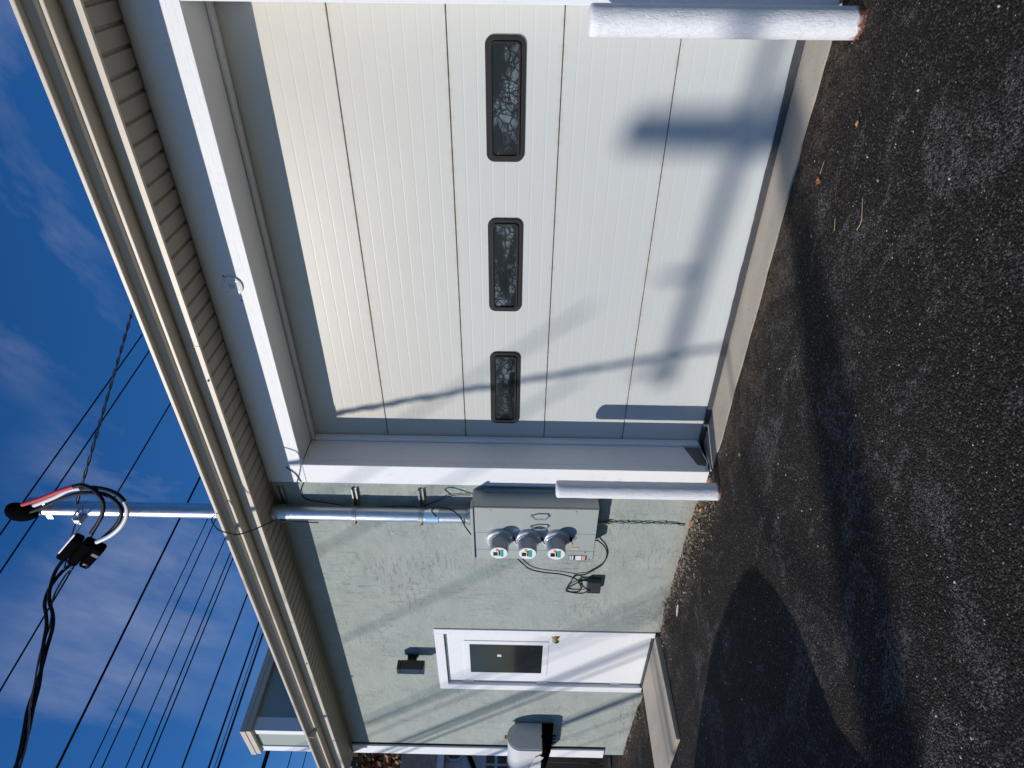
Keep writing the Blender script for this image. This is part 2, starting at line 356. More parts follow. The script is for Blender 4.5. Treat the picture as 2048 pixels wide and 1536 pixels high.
def f_asph(g, b, v):
    ag = g.voro(v, 125); agc = g.voro(v, 125, out='Color'); ag2 = g.voro(v, 58); n = g.noise(v, 300, 3, .6)
    sep = g.new('ShaderNodeSeparateColor'); g.link(agc, sep.inputs[0])
    big = g.noise(v, .9, 5, .6, .4); patch = g.noise(g.mapping(v, (1, 1.3, 1), (2, 5, 0)), 2.3, 6, .66, 1.0)
    base = g.mix(g.ramp(big, [(.35, 0.), (.7, 1.)]), (.0160, .0128, .0108), (.031, .0252, .0212))
    base = g.mix(g.ramp(sep.outputs[0], [(.45, 0.), (.8, .30), (1., 1.)]), base, (.115, .100, .088))
    base = g.mix(g.ramp(ag, [(.42, 0.), (.80, .9)]), base, (.006, .0055, .005))
    stone = g.math('MULTIPLY', g.ramp(sep.outputs[1], [(.984, 0.), (.992, 1.)], 'LINEAR'), g.ramp(ag, [(.4, 1.), (.55, 0.)]))
    # bald spots where the sealer has worn off the tops of the stones
    wear = g.math('MULTIPLY', g.ramp(patch, [(.51, 0.), (.60, 1.)]), g.ramp(g.noise(v, 52, 5, .78, .7), [(.47, 0.), (.56, 1.)]))
    wear = g.math('MULTIPLY', wear, g.ramp(ag, [(.42, 1.), (.75, .15)]))
    c = g.mix(g.math('MULTIPLY', wear, .60), base, (.25, .245, .245)); c = g.mix(stone, c, (.32, .30, .26))
    sp = g.new('ShaderNodeSeparateXYZ'); g.link(v, sp.inputs[0])
    # tan silt washed along the wall foot
    near = g.math('SUBTRACT', 1, g.math('MULTIPLY', g.math('ABSOLUTE', g.math('ADD', sp.outputs[1], .05)), 2.6), True)
    silt = g.math('MULTIPLY', near, g.ramp(g.noise(v, 6, 6, .75, .6), [(.40, 0.), (.62, 1.)]))
    silt = g.math('MULTIPLY', silt, g.ramp(g.noise(v, 80, 3, .7), [(.42, .15), (.60, 1.)]))
    c = g.mix(g.math('MULTIPLY', silt, .9), c, (.20, .135, .085))
    g.link(c, b.inputs['Base Color'])
    g.link(g.ramp(n, [(.2, .65), (.8, .95)]), b.inputs['Roughness'])
    h = g.math('ADD', g.math('MULTIPLY', g.math('SUBTRACT', 1, ag), .75), g.math('MULTIPLY', g.math('SUBTRACT', 1, ag2), .45)); h = g.math('ADD', h, g.math('MULTIPLY', n, .30))
    bump(g, b, h, 1.0, .016)
M['asphalt'] = mat('asphalt', (.03, .03, .03), .9, spec=.14, fn=f_asph)
M['gravel'] = mat('grit', (.22, .18, .14), .9, fn=lambda g, b, v: g.link(g.ramp(g.noise(v, 40, 2, .5), [(.3, (.05, .045, .04)), (.45, (.20, .14, .09)), (.55, (.30, .24, .18)), (.66, (.55, .50, .42))]), b.inputs['Base Color']))
M['pebble'] = mat('pale_pebble', (.55, .50, .43), .8)
M['leaf_or'] = mat('orange_leaf', (.50, .17, .05), .7); M['leaf_ye'] = mat('yellow_leaf', (.45, .27, .04), .7); M['leaf_tan'] = mat('tan_leaf', (.42, .24, .12), .7)
M['straw'] = mat('dry_straw', (.42, .30, .15), .8); M['twig'] = mat('brown_twig', (.10, .045, .03), .8)
def f_wood(g, b, v):
    gr = g.noise(g.mapping(v, (9, 9, 1)), 3, 6, .65, .4); oi = g.new('ShaderNodeObjectInfo')
    c = g.mix(gr, (.085, .058, .048), (.19, .135, .11)); c = g.mix(g.math('MULTIPLY', oi.outputs['Random'], .45), c, (.20, .155, .13)); g.link(c, b.inputs['Base Color']); bump(g, b, gr, .5, .01)
M['wood'] = mat('weathered_wood', (.14, .1, .08), .85, fn=f_wood)
M['pole_wood'] = mat('pole_wood', (.13, .10, .08), .9)
M['shingle'] = mat('dark_shingle', (.035, .035, .04), .9, fn=lambda g, b, v: g.link(g.mix(g.ramp(g.noise(v, 7, 5, .8), [(.35, 0.), (.7, 1.)]), (.022, .023, .028), (.085, .085, .09)), b.inputs['Base Color']))
M['siding'] = mat('shade_tinted_siding', (.50, .56, .66), .6); M['house_dark'] = mat('dark_wall_paint', (.07, .07, .075), .8)  # siding base colour carries the blue of sky-lit shade
M['glass_far'] = mat('far_window_glass', (.02, .03, .05), .08)
M['roof'] = mat('roof_shingle', (.09, .085, .08), .9)
M['bark'] = mat('bark', (.08, .06, .045), .9)
for k, c in (('lf1', (.26, .075, .028)), ('lf2', (.085, .10, .022)), ('lf3', (.20, .12, .03)), ('lf4', (.045, .055, .018))): M[k] = mat('autumn_leaf_' + {'lf1': 'red', 'lf2': 'green', 'lf3': 'gold', 'lf4': 'dark'}[k], c, .7)
M['van'] = mat('van_paint', (.05, .055, .06), .3, .3); M['tyre'] = mat('tyre', (.02, .02, .02), .8)

# ------------------------------------------------------------------ ground
def gz(x, y):
    t = max(0.0, -3.1 - x)
    z = 0.028*t
    z = min(z, .14)
    # shallow build-up of patching against the wall
    if x < -3.5 and y > -.35: z += .03*max(0, min(1, (y+.35)/.35))*min(1, (-3.5-x)/.3)*max(0, min(1, (x+5.5)/.3))
    if -6.9 < x < -5.35 and -1.5 < y: z = min(z, .083)
    if False: z += .018*min(1, max(0, (x+7)/.3))*min(1, max(0, (-5.2-x)/.3))*min(1, (y+1.4)/.3)*(1 if y < -.2 else max(0, -y/.2))
    z += .004*noise.noise(Vector((x*1.3, y*1.3, 0)))
    return z - .006
def axis(a, b, step, far):
    v = []; x = a
    while x <= b + 1e-6: v.append(x); x += step
    s = step; lo = a; hi = b
    pre, post = [], []
    while lo > -far: s *= 1.5; lo -= s; pre.append(lo)
    s = step
    while hi < far: s *= 1.5; hi += s; post.append(hi)
    return pre[::-1] + v + post
XS = axis(-9.5, 3, .12, 900); YS = axis(-5.5, 1.2, .10, 900)
bm = B(); grid = [[bm.verts.new((x, y, gz(x, y))) for x in XS] for y in YS]
for j in range(len(YS)-1):
    for i in range(len(XS)-1): bm.faces.new((grid[j][i], grid[j][i+1], grid[j+1][i+1], grid[j+1][i]))
tag(obj('asphalt_ground', bm, M['asphalt'], smooth=True), kind='structure')

# garage sill slab with a ragged outer edge
bm = B(); top = []; n = 60
pts = [(-3.375 + 4.4*i/n, -.012 + .016*noise.noise(Vector((i*.35, 0, 0))) + .010*noise.noise(Vector((i*1.7, 3, 0)))) for i in range(n+1)]
poly = pts + [(1.02, .50), (-3.375, .50)]
prism(bm, poly, 'z', -.08, .004)
tag(obj('concrete_sill', bm, M['concrete']), kind='structure')
# pad in front of the entry door (slightly skewed)
bm = B(); prism(bm, [(-5.60, -.004), (-5.555, -.965), (-6.42, -1.01), (-6.62, -.97), (-6.53, -.004)], 'z', .0, .114)
bmesh.ops.bevel(bm, geom=[e for e in bm.edges if all(v.co.z > .1 for v in e.verts)], offset=.008, segments=2, affect='EDGES')
for v in bm.verts:
    if v.co.z > .05: v.co.z += .022*v.co.y
tag(obj('concrete_pad', bm, M['concrete']), kind='structure')

# ------------------------------------------------------------------ the garage building
bld = thing('garage_building', 'sage green stucco garage building with white trim, white sectional door and tan eaves', 'building', (-4.0, 0, 0))
ZS = 3.34
bm = B()
def wallpiece(x0, x1, z0, z1): box(bm, x0, x1, 0, .12, z0, z1)
for a in ((-8.14, -6.655, -.1, ZS+.2), (-6.655, -5.55, 2.213, ZS+.2), (-5.55, -3.45, -.1, ZS+.2), (-3.45, -.30, 3.08, ZS+.2), (-.30, 3.4, -.1, ZS+.2)): wallpiece(*a)
box(bm, -8.14, -8.02, .12, 7, -.1, ZS+.2)           # gable end
obj('wall', bm, M['stucco'], bld)
bm = B(); box(bm, -8.0, 3.4, 1.6, 1.75, 0, 3.5); box(bm, -8.0, 3.4, .45, 1.6, 3.38, 3.45); obj('interior_partition', bm, M['house_dark'], bld)
# roof
bm = B(); prism(bm, [(-.470, 3.515), (6.5, 5.82), (13.5, 3.5), (13.5, 3.44), (6.5, 5.74), (-.33, 3.49)], 'x', -8.25, 3.6); obj('roof', bm, M['roof'], bld)
# soffit: a panel board every 0.1 m with an open v-joint
bm = B(); box(bm, -8.16, 3.4, -.30, -.001, ZS+.016, ZS+.03); obj('soffit_backing', bm, M['tan_soffit'], bld)
bm = B(); pw = .0445
prism(bm, [(-pw, ZS+.0155), (-pw+.006, ZS), (pw-.006, ZS), (pw, ZS+.0155)], 'y', -.292, -.014)
sp = obj('soffit_panel', bm, M['tan_soffit'], bld, loc=(0, 0, 0)); sp.location = Vector((-.45, 0, 0)) - bld.location
for i in range(1, 78):
    c = sp.copy(); COL.objects.link(c); c.parent = bld; c.location = Vector((-.45 - .0995*i, 0, 0)) - bld.location
for i in range(1, 9):
    c = sp.copy(); COL.objects.link(c); c.parent = bld; c.location = Vector((-.45 + .0995*i, 0, 0)) - bld.location
bm = B(); box(bm, -8.16, 3.4, -.014, -.001, ZS-.004, ZS+.015); box(bm, -8.16, 3.4, -.300, -.2925, ZS-.001, ZS+.015); obj('soffit_channel', bm, M['tan'], bld)
bm = B(); box(bm, -8.18, 3.4, -.316, -.3005, ZS-.003, 3.48); obj('fascia', bm, M['tan'], bld)
bm = B()
gp = [(-.3165, 3.428), (-.400, 3.428), (-.4125, 3.4305), (-.4145, 3.434), (-.4145, 3.449), (-.420, 3.452), (-.435, 3.465), (-.448, 3.488), (-.4545, 3.4995), (-.488, 3.4995), (-.490, 3.503), (-.490, 3.520), (-.474, 3.522)]
inn = [(-.471, 3.515), (-.476, 3.506), (-.450, 3.505), (-.440, 3.486), (-.428, 3.468), (-.415, 3.456), (-.408, 3.450), (-.406, 3.436), (-.3165, 3.434)]
prism(bm, gp + inn, 'x', -8.22, 3.4); gut = obj('gutter', bm, M['tan'], bld)
for a in ((-6.752, -6.746, -.492, -.3168, 3.4245, 3.518), (-5.003, -4.997, -.3185, -.3165, ZS-.004, 3.42), (-2.153, -2.147, -.3185, -.3165, ZS-.004, 3.42)):
    bm = B(); box(bm, *a); obj('gutter_joint', bm, M['tan'], gut)
for x, y, z in ((-5.66, -.318, 3.352), (-2.4, -.318, 3.352), (-7.2, -.318, 3.35)):
    bm = B(); lathe(bm, (x, y, z), (0, -1, 0), [(0, .006), (.006, .006), (.008, .003)], 8); obj('screw', bm, M['dark_steel'], gut)
# end of the raised wing rising behind the gutter
bm = B(); box(bm, -8.195, -7.70, 0.0, 4.2, 3.5, 4.44); w2 = obj('upper_wing_wall', bm, M['green_trim'], bld)
bm = B(); box(bm, -7.775, -7.690, -.012, -.001, 3.5, 4.437); box(bm, -7.699, -7.688, -.0005, .14, 3.5, 4.437); obj('corner_board', bm, M['white_z'], w2)
bm = B(); box(bm, -8.20, -8.085, -.012, -.001, 3.5, 4.437); obj('corner_board', bm, M['white_z'], w2)
bm = B(); box(bm, -8.20, -7.633, -.052, 4.3, 4.435, 4.548, .004); box(bm, -8.208, -7.625, -.060, 4.31, 4.495, 4.556, .003); obj('roof_edge', bm, M['tan'], w2)

# white trim round the big opening
bm = B(); box(bm, -3.586, 1.6, -.024, .03, 3.047, ZS-.001, .003); obj('lintel_beam', bm, M['white_x'], bld)
bm = B(); box(bm, -3.586, -3.398, -.024, .03, .025, 3.045, .003); obj('door_casing', bm, M['white_z'], bld)
bm = B(); box(bm, -.412, -.20, -.024, .03, .012, 3.045, .003); obj('door_casing', bm, M['white_z'], bld)
for a in ((-3.44, -3.400, .031, .30, .03, 3.05), (-.405, -.36, .031, .30, .01, 3.05)):
    bm = B(); box(bm, *a, .002); obj('door_jamb', bm, M['white_z'], bld)
bm = B(); box(bm, -3.395, -.406, .031, .30, 3.052, 3.09, .002); obj('head_jamb', bm, M['white_x'], bld)
for a in ((-3.399, -3.370, .245, .298, .045, 3.022), (-3.399, -.406, .245, .298, 3.024, 3.0515), (-.436, -.406, .245, .298, .02, 3.022)):
    bm = B(); box(bm, *a, .006); obj('door_stop', bm, M['white_z'], bld)

# sectional garage door
YD = .30
bm = B(); box(bm, -3.42, -.38, YD+.02, YD+.06, .02, 3.10); gd = obj('garage_door', bm, M['joint'], bld)
def panel_mesh(z0, z1):
    prof = []; y = YD; zt = z1 - .0022; zb = z0 + .0022; prof.append((y+.004, zt)); prof.append((y, zt-.003))
    k = 8; p = (z1-z0)/k
    for i in range(1, k):
        zc = z1 - p*i
        prof += [(y, zc+.0060), (y+.0004, zc+.0018), (y+.0004, zc-.0008), (y, zc-.0050)]
    prof += [(y, zb+.003), (y+.004, zb)]
    return prof + [(y+.019, zb), (y+.019, zt)]
joints = [.0275, .635, 1.2425, 1.85, 2.4575, 3.065]
for i in range(5):
    bm = B(); prism(bm, panel_mesh(joints[i], joints[i+1]), 'x', -3.425, -.375); obj('door_panel', bm, M['gdoor'], gd)
for cx in (-.913, -1.912, -2.900):
    bm = B()
    ring_y(bm, rrect(cx, 1.546, .652, .214, .045), rrect(cx, 1.546, .586, .152, .022), YD-.012, YD+.001)
    ring_y(bm, rrect(cx, 1.546, .598, .164, .026), rrect(cx, 1.546, .576, .142, .020), YD-.021, YD-.0122)
    fr = obj('window_frame', bm, M['frame'], gd)
    bevel = fr.modifiers.new('b', 'BEVEL'); bevel.width = .0025; bevel.segments = 2; bevel.limit_method = 'ANGLE'
    bm = B(); P = rrect(cx, 1.546, .583, .149, .022); prism(bm, P, 'y', YD-.0105, YD-.004); obj('window_pane', bm, M['pane'], gd, loc=(cx*3.1, 0, 0))
bm = B(); n = 70; pts_t, pts_b = [], []
for i in range(n+1):
    x = -3.40 + 3.02*i/n; wob = .010*noise.noise(Vector((x*2.2, 5, 0)))
    pts_t.append((x, .040 + wob + .004*noise.noise(Vector((x*9, 1, 0))))); pts_b.append((x, .002))
prism(bm, pts_t + pts_b[::-1], 'y', YD-.022, YD+.03); obj('bottom_seal', bm, M['seal'], gd)
# conduit bracket and broken bits at the left foot of the jamb
bm = B(); prism(bm, [(.04, .03), (.05, .10), (.10, .115), (.17, .14), (.238, .165), (.238, .03)], 'x', -3.401, -3.396); obj('rotted_jamb_foot', bm, mat('damp_wood', (.16, .15, .13), .9, fn=lambda g, b, v: bump(g, b, g.noise(v, 60, 4, .7), .8, .01)), bld)

# round blank plate on the beam
bm = B(); lathe(bm, (-1.899, -.024, 3.183), (0, -1, 0), [(0, .060), (.003, .060), (.0031, .064), (.010, .064), (.012, .060)], 28)
pl = obj('cover_plate', bm, M['white_x'], smooth=True, auto=30, loc=(-1.899, -.024, 3.183)); tag(pl, 'round white blank cover plate screwed to the white beam above the garage door', 'cover plate')
bm = B()
for dx, dz in ((.035, .035), (-.035, .035), (.035, -.035), (-.035, -.035)): lathe(bm, (-1.899+dx, -.036, 3.183+dz), (0, -1, 0), [(0, .0045), (.002, .004)], 8)
lathe(bm, (-1.899, -.036, 3.183), (0, -1, 0), [(0, .018), (.0015, .016)], 16)
obj('screw', bm, M['plate_grey'], pl)
bm = B()
for x, z in ((-1.835, 3.222), (-2.0, 3.15)): lathe(bm, (x, -.0242, z), (0, -1, 0), [(0, .006), (.0005, .006)], 8)
obj('nail_hole', bm, M['cab_gap'], bld)

# entry door
X0, X1 = -6.655, -5.552
bm = B(); box(bm, X0, -6.560, -.012, .10, .112, 2.213, .003); box(bm, -5.630, X1, -.012, .10, .112, 2.213, .003); box(bm, -6.5605, -5.6295, -.012, .10, 2.125, 2.213, 0)
obj('door_frame', bm, M['white_door'], bld)
bm = B(); box(bm, -6.558, -5.632, .026, .07, .128, 2.120, .002); ed = obj('entry_door', bm, M['white_door'], bld)
bm = B(); box(bm, -6.56, -5.63, -.01, .10, .1125, .1265); obj('threshold', bm, M['dark_steel'], ed)
bm = B()
o_, i_ = [(-5.79, 1.94), (-5.79, 1.11), (-6.42, 1.11), (-6.42, 1.94)], [(-5.845, 1.885), (-5.845, 1.165), (-6.365, 1.165), (-6.365, 1.885)]
ring_y(bm, o_, i_, .019, .0262); obj('window_frame', bm, M['white_door'], ed)
bm = B(); box(bm, -6.366, -5.844, .0225, .0258, 1.164, 1.886); obj('window_pane', bm, M['door_pane'], ed)
bm = B(); box(bm, -6.07, -6.03, .0215, .0222, 1.573, 1.612); obj('sticker', bm, M['sticker'], ed)
for z in (1.915, 1.146, .389):
    bm = B(); lathe(bm, (-6.553, .016, z-.056), (0, 0, 1), [(0, .008), (.112, .008)], 10); box(bm, -6.560, -6.536, .020, .0255, z-.052, z+.052); obj('hinge', bm, M['white_door'], ed)
bm = B(); lathe(bm, (-5.69, .026, 1.050), (0, -1, 0), [(0, .040), (.006, .040), (.010, .030), (.014, .016), (.030, .015), (.034, .028), (.046, .034), (.058, .031), (.062, .014)], 24)
obj('door_knob', bm, M['brass'], ed, smooth=True, auto=40)

# corner board at the left end
bm = B(); box(bm, -8.15, -7.965, -.034, -.001, .375, ZS-.006, .002); obj('corner_board', bm, M['white_z'], bld)
bm = B(); box(bm, -7.9648, -7.955, -.012, -.001, .38, ZS-.006); obj('corner_gap', bm, M['cab_gap'], bld)

# ------------------------------------------------------------------ bollards
def bollard(x, y, zt, r, label, lean=0):
    b = thing('bollard', label, 'bollard', (x, y, 0), 'bollards guarding the garage door')
    bm = B(); z0 = gz(x, y) - .05
    N = 40; prof = []
    for i in range(N+1): prof.append((i/N*(zt-z0), r))
    prof += [(zt-z0+.010, r-.004), (zt-z0+.016, r*.75), (zt-z0+.018, .001)]
    lathe(bm, (x, y, z0), (lean, 0, 1), prof, 36)
    for v in bm.verts:
        d = Vector((v.co.x-x, v.co.y-y, 0))
        if d.length > r*.6:
            v.co += d.normalized()*(.0016*noise.noise(v.co*22) + .0010*noise.noise(v.co*60))
    obj('post', bm, M['bollard'], b, smooth=True, auto=50)
    bm = B(); random.seed(int(x*100))
    for k in range(30):
        a = random.uniform(0, 2*PI); q = r + random.uniform(-.002, .010); s = random.uniform(.002, .0055)*(1 if x > -1 else .6)
        cx, cy = x+q*math.cos(a), y+q*math.sin(a); zz = gz(cx, cy)
        bmesh.ops.create_icosphere(bm, subdivisions=1, radius=s, matrix=Matrix.Translation((cx, cy, zz+s*.3)))
    tag(obj('rust_crumbs', bm, M['brick_red'], b), kind='stuff')
    return b
bollard(-3.412, -.208, 1.150, .0625, 'white painted steel bollard in front of the grey meter cabinet')
bollard(-.445, -.222, 1.150, .0665, 'thick white painted bollard with rusty foot at the near end of the garage door')

# ------------------------------------------------------------------ meter cabinet
mc = thing('meter_cabinet', 'grey green electric meter cabinet with three round meters on the stucco wall', 'meter cabinet', (-3.95, -.1, .8))
bm = B(); box(bm, -4.25, -3.652, -.176, -.001, .828, 1.782, .003); obj('body', bm, M['cabinet'], mc)
bm = B(); box(bm, -3.926, -3.648, -.190, -.1762, .832, 1.766, .002); pd = obj('panel_door', bm, M['cabinet'], mc)
bm = B(); box(bm, -4.1325, -3.9305, -.187, -.1762, .832, 1.766, .002); obj('meter_cover', bm, M['cabinet'], mc)
bm = B(); box(bm, -4.248, -4.1365, -.185, -.1762, .832, 1.766, .002); obj('side_cover', bm, M['cabinet'], mc)
bm = B(); box(bm, -4.252, -3.640, -.206, -.12, 1.7705, 1.792, .003); obj('rain_lip', bm, M['cabinet'], mc)
bm = B(); box(bm, -3.6515, -3.645, -.1755, -.160, .829, 1.775, 0); obj('side_flange', bm, M['cabinet'], mc)
bm = B(); box(bm, -3.6515, -3.620, -.030, -.008, .90, 1.70, 0); obj('mounting_flange', bm, M['cabinet'], mc)
bm = B()
for z in (1.64, 1.00): lathe(bm, (-3.672, -.190, z), (0, -1, 0), [(0, .007), (.004, .006)], 8)
for x, z in ((-3.915, 1.60), (-4.15, 1.62), (-4.15, .90), (-4.24, 1.62), (-4.24, .86)): lathe(bm, (x, -.189, z), (0, -1, 0), [(0, .006), (.003, .005)], 8)
obj('screw', bm, M['galv'], mc)
for x in (-3.722, -3.842):
    bm = B(); pth = [(x, -.19, 1.335), (x, -.200, 1.325), (x, -.226, 1.305), (x, -.226, 1.230), (x, -.200, 1.208), (x, -.19, 1.198)]
    tube(bm, pth, .0065, 8); lathe(bm, (x, -.19, 1.337), (0, -1, 0), [(0, .009), (.006, .008)], 10); lathe(bm, (x, -.19, 1.196), (0, -1, 0), [(0, .009), (.006, .008)], 10)
    obj('handle', bm, M['chrome'], mc, smooth=True, auto=40)
def meter(z, lab):
    x = -3.992; y = -.187
    bm = B(); lathe(bm, (x, y, z), (0, -1, 0), [(0, .112), (.006, .112), (.012, .107), (.024, .104), (.030, .096), (.034, .084)], 40)
    box(bm, x-.012, x+.012, y-.036, y-.006, z-.125, z-.095, .002)
    me_ = obj('electric_meter', bm, M['plate_grey'], mc, smooth=True, auto=35)
    bm = B(); lathe(bm, (x, y-.034, z), (0, -1, 0), [(0, .084), (.008, .083), (.012, .075), (.098, .0705), (.106, .068), (.110, .064)], 40)
    obj('meter_dome', bm, M['dome'], me_, smooth=True, auto=35)
    yf = y-.1446
    bm = B(); lathe(bm, (x, yf+.0005, z), (0, -1, 0), [(0, .066), (.0012, .064)], 32); obj('meter_face', bm, M['sticker'], me_)
    bm = B(); box(bm, x-.030, x+.012, yf-.0015, yf-.0007, z+.010, z+.044); box(bm, x-.030, x+.036, yf-.0015, yf-.0007, z-.008, z+.004); obj('meter_display', bm, M['black_gloss'], me_)
    bm = B(); box(bm, x-.038, x+.042, yf-.0016, yf-.0008, z-.034, z-.010); obj('meter_label', bm, M['teal'], me_)
    bm = B(); box(bm, x+.022, x+.052, yf-.0014, yf-.0007, z+.004, z+.022); obj('meter_stripe', bm, M['orange'], me_)
    bm = B(); lathe(bm, (x+.02, y, z-.118), (0, -1, 0), [(0, .010), (.03, .010), (.034, .006)], 10); tube(bm, smooth_path([(x+.02, y-.03, z-.118), (x, y-.045, z-.128), (x-.02, y-.03, z-.132), (x-.015, y-.002, z-.12)], 4), .003, 6); obj('meter_seal', bm, M['black'], me_)
for z in (1.574, 1.357, 1.139): meter(z, '')
bm = B(); prism(bm, [(-3.905, 1.424), (-3.872, 1.420), (-3.874, 1.464), (-3.907, 1.468)], 'y', -.1912, -.1902); obj('sticker', bm, M['sticker'], mc)
bm = B(); box(bm, -4.247, -4.190, -.1872, -.1852, .882, 1.022); lb = obj('warning_label', bm, M['black_gloss'], mc)
bm = B(); box(bm, -4.244, -4.193, -.1882, -.1873, .925, .972); box(bm, -4.244, -4.193, -.1882, -.1873, .987, 1.000); box(bm, -4.244, -4.193, -.1882, -.1873, 1.006, 1.018); obj('label_print', bm, M['sticker'], lb)
bm = B(); box(bm, -4.244, -4.193, -.1882, -.1873, .893, .921); obj('label_print', bm, M['pink_print'], lb)
bm = B(); box(bm, -4.115, -4.09, -.1895, -.1872, .955, 1.015); obj('yellow_tag', bm, M['yellow_tag'], mc)

# ------------------------------------------------------------------ service mast
PX, PY, PR = -3.857, -.087, .058
sm = thing('service_mast', 'galvanised steel service mast pipe rising from the meter cabinet through the eave', 'service mast', (PX, PY, 1.8))
bm = B(); lathe(bm, (PX, PY, 1.80), (.0, 0, 1), [(0, PR), (1.7, PR), (3.30, PR), (3.42, PR)], 28); obj('pipe', bm, M['galv'], sm, smooth=True, auto=40)
bm = B(); lathe(bm, (PX, PY, 1.782), (0, 0, 1), [(0, PR+.010), (.045, PR+.010), (.050, PR+.001)], 24); lathe(bm, (PX, PY, 1.795), (0, 0, 1), [(0, PR+.018), (.010, PR+.018)], 6); obj('hub', bm, M['strut'], sm, smooth=True, auto=30)
bm = B(); lathe(bm, (PX, PY, 2.045), (0, 0, 1), [(0, PR+.004), (.002, PR+.006), (.108, PR+.006), (.110, PR+.001)], 28); obj('coupling', bm, M['chrome'], sm, smooth=True, auto=30)
bm = B(); lathe(bm, (PX, PY, 3.20), (0, 0, 1), [(0, PR+.003), (.02, PR+.004), (.12, PR+.012), (.138, PR+.012)], 28); obj('boot', bm, M['galv'], sm, smooth=True, auto=40)
for z in (2.70, 2.185, 3.27):
    bm = B(); x0, x1 = -3.965, -3.655
    for a in ((x0, x1, -.005, -.0015, z-.021, z+.021), (x0, x1, -.026, -.0052, z+.018, z+.0212), (x0, x1, -.026, -.0052, z-.0212, z-.018), (x0, x1, -.0262, -.0235, z+.0105, z+.0175), (x0, x1, -.0262, -.0235, z-.0175, z-.0105)): box(bm, *a)
    st = obj('strut_channel', bm, M['strut'], sm)
    bm = B(); R1 = PR+.0015
    for rr in (z,):
        ring = []; nn = 28
        A = [(PX+(R1)*math.cos(t), PY+(R1)*math.sin(t)) for t in [2*PI*k/nn for k in range(nn)]]
        Bq = [(PX+(R1+.003)*math.cos(t), PY+(R1+.003)*math.sin(t)) for t in [2*PI*k/nn for k in range(nn)]]
        vs = [[bm.verts.new((p[0], p[1], zz)) for p in L] for L in (A, Bq) for zz in (z-.016, z+.016)]
        for i in range(nn):
            j = (i+1) % nn
            for q in ((vs[2][i], vs[2][j], vs[3][j], vs[3][i]), (vs[1][i], vs[3][i], vs[3][j], vs[1][j]), (vs[0][j], vs[2][j], vs[2][i], vs[0][i])): bm.faces.new(q)
    box(bm, PX-PR-.022, PX-PR+.004, PY-.03, PY-.026, z-.014, z+.014); box(bm, PX-PR-.022, PX-PR+.004, PY-.012, PY-.008, z-.014, z+.014)
    obj('strap', bm, M['strut'], st)
    bm = B(); lathe(bm, (PX-PR-.012, PY-.030, z), (0, -1, 0), [(0, .011), (.006, .011), (.009, .007)], 10); lathe(bm, (PX-PR-.012, PY-.0, z), (0, -1, 0), [(0, .005), (.045, .005)], 8); obj('bolt', bm, M['brass'], st)
# weatherhead: hooded black oval tipped forward
bm = B(); bmesh.ops.create_uvsphere(bm, u_segments=24, v_segments=14, radius=1, matrix=Matrix.Identity(4))
for v in bm.verts:
    if v.co.z < -.05: v.co.z = -.05 + (v.co.z+.05)*.35
Mx = Matrix.Translation((-3.76, -.20, 5.195)) @ Matrix.Rotation(math.radians(-20), 4, 'Y') @ Matrix.Rotation(math.radians(72), 4, 'X') @ Matrix.Diagonal((.082, .190, .085, 1))
bmesh.ops.transform(bm, matrix=Mx, verts=bm.verts)
wh = obj('weatherhead', bm, M['black'], sm, smooth=True, auto=45)
bm = B(); lathe(bm, (PX+.02, PY, 5.13), (0, 0, 1), [(0, PR+.012), (.10, PR+.012), (.115, PR+.006)], 24); box(bm, PX-.095, PX+.110, PY-.03, PY-.024, 5.085, 5.135, .001); obj('head_clamp', bm, M['galv'], sm, smooth=True, auto=30)
red = [(-3.627, -.26, 5.097), (-3.512, -.3, 4.885), (-3.404, -.33, 4.698), (-3.327, -.35, 4.543)]
redb = [(-3.327, -.35, 4.543), (-3.29, -.37, 4.46), (-3.294, -.4, 4.373), (-3.322, -.43, 4.321), (-3.382, -.45, 4.305), (-3.458, -.47, 4.328), (-3.548, -.48, 4.386), (-3.643, -.5, 4.465)]
wt = [(-3.621, -.27, 5.002), (-3.495, -.3, 4.778), (-3.388, -.33, 4.618), (-3.343, -.35, 4.501)]
wtb = [(-3.343, -.35, 4.501), (-3.302, -.38, 4.387), (-3.287, -.41, 4.271), (-3.3, -.44, 4.18), (-3.346, -.46, 4.139)]
wtc = [(-3.346, -.46, 4.139), (-3.399, -.48, 4.129), (-3.475, -.5, 4.156), (-3.554, -.52, 4.218), (-3.632, -.53, 4.314), (-3.70, -.53, 4.43)]
bk = [(-3.737, -.26, 5.152), (-3.638, -.28, 4.952), (-3.512, -.31, 4.755), (-3.418, -.34, 4.576), (-3.368, -.37, 4.443), (-3.34, -.4, 4.32), (-3.365, -.42, 4.247), (-3.418, -.44, 4.209), (-3.458, -.46, 4.199), (-3.544, -.48, 4.244), (-3.632, -.5, 4.329), (-3.72, -.52, 4.44)]
def cable_part(name, segs, parent):
    o0 = None
    for k, (p, mt) in enumerate(segs):
        bm = B(); tube(bm, smooth_path(p, 5), .0145 if mt is M['cable'] else .0155, 10)
        o = obj(name if k == 0 else 'tape_sleeve', bm, mt, parent if k == 0 else o0, smooth=True, auto=60)
        if k == 0: o0 = o
    return o0
cable_part('conductor', [(redb, M['cable']), (red, M['red'])], sm)
cable_part('conductor', [(wtb, M['cable']), (wt, M['white_tape']), (wtc, M['white_tape'])], sm)
cable_part('conductor', [(bk, M['cable'])], sm)
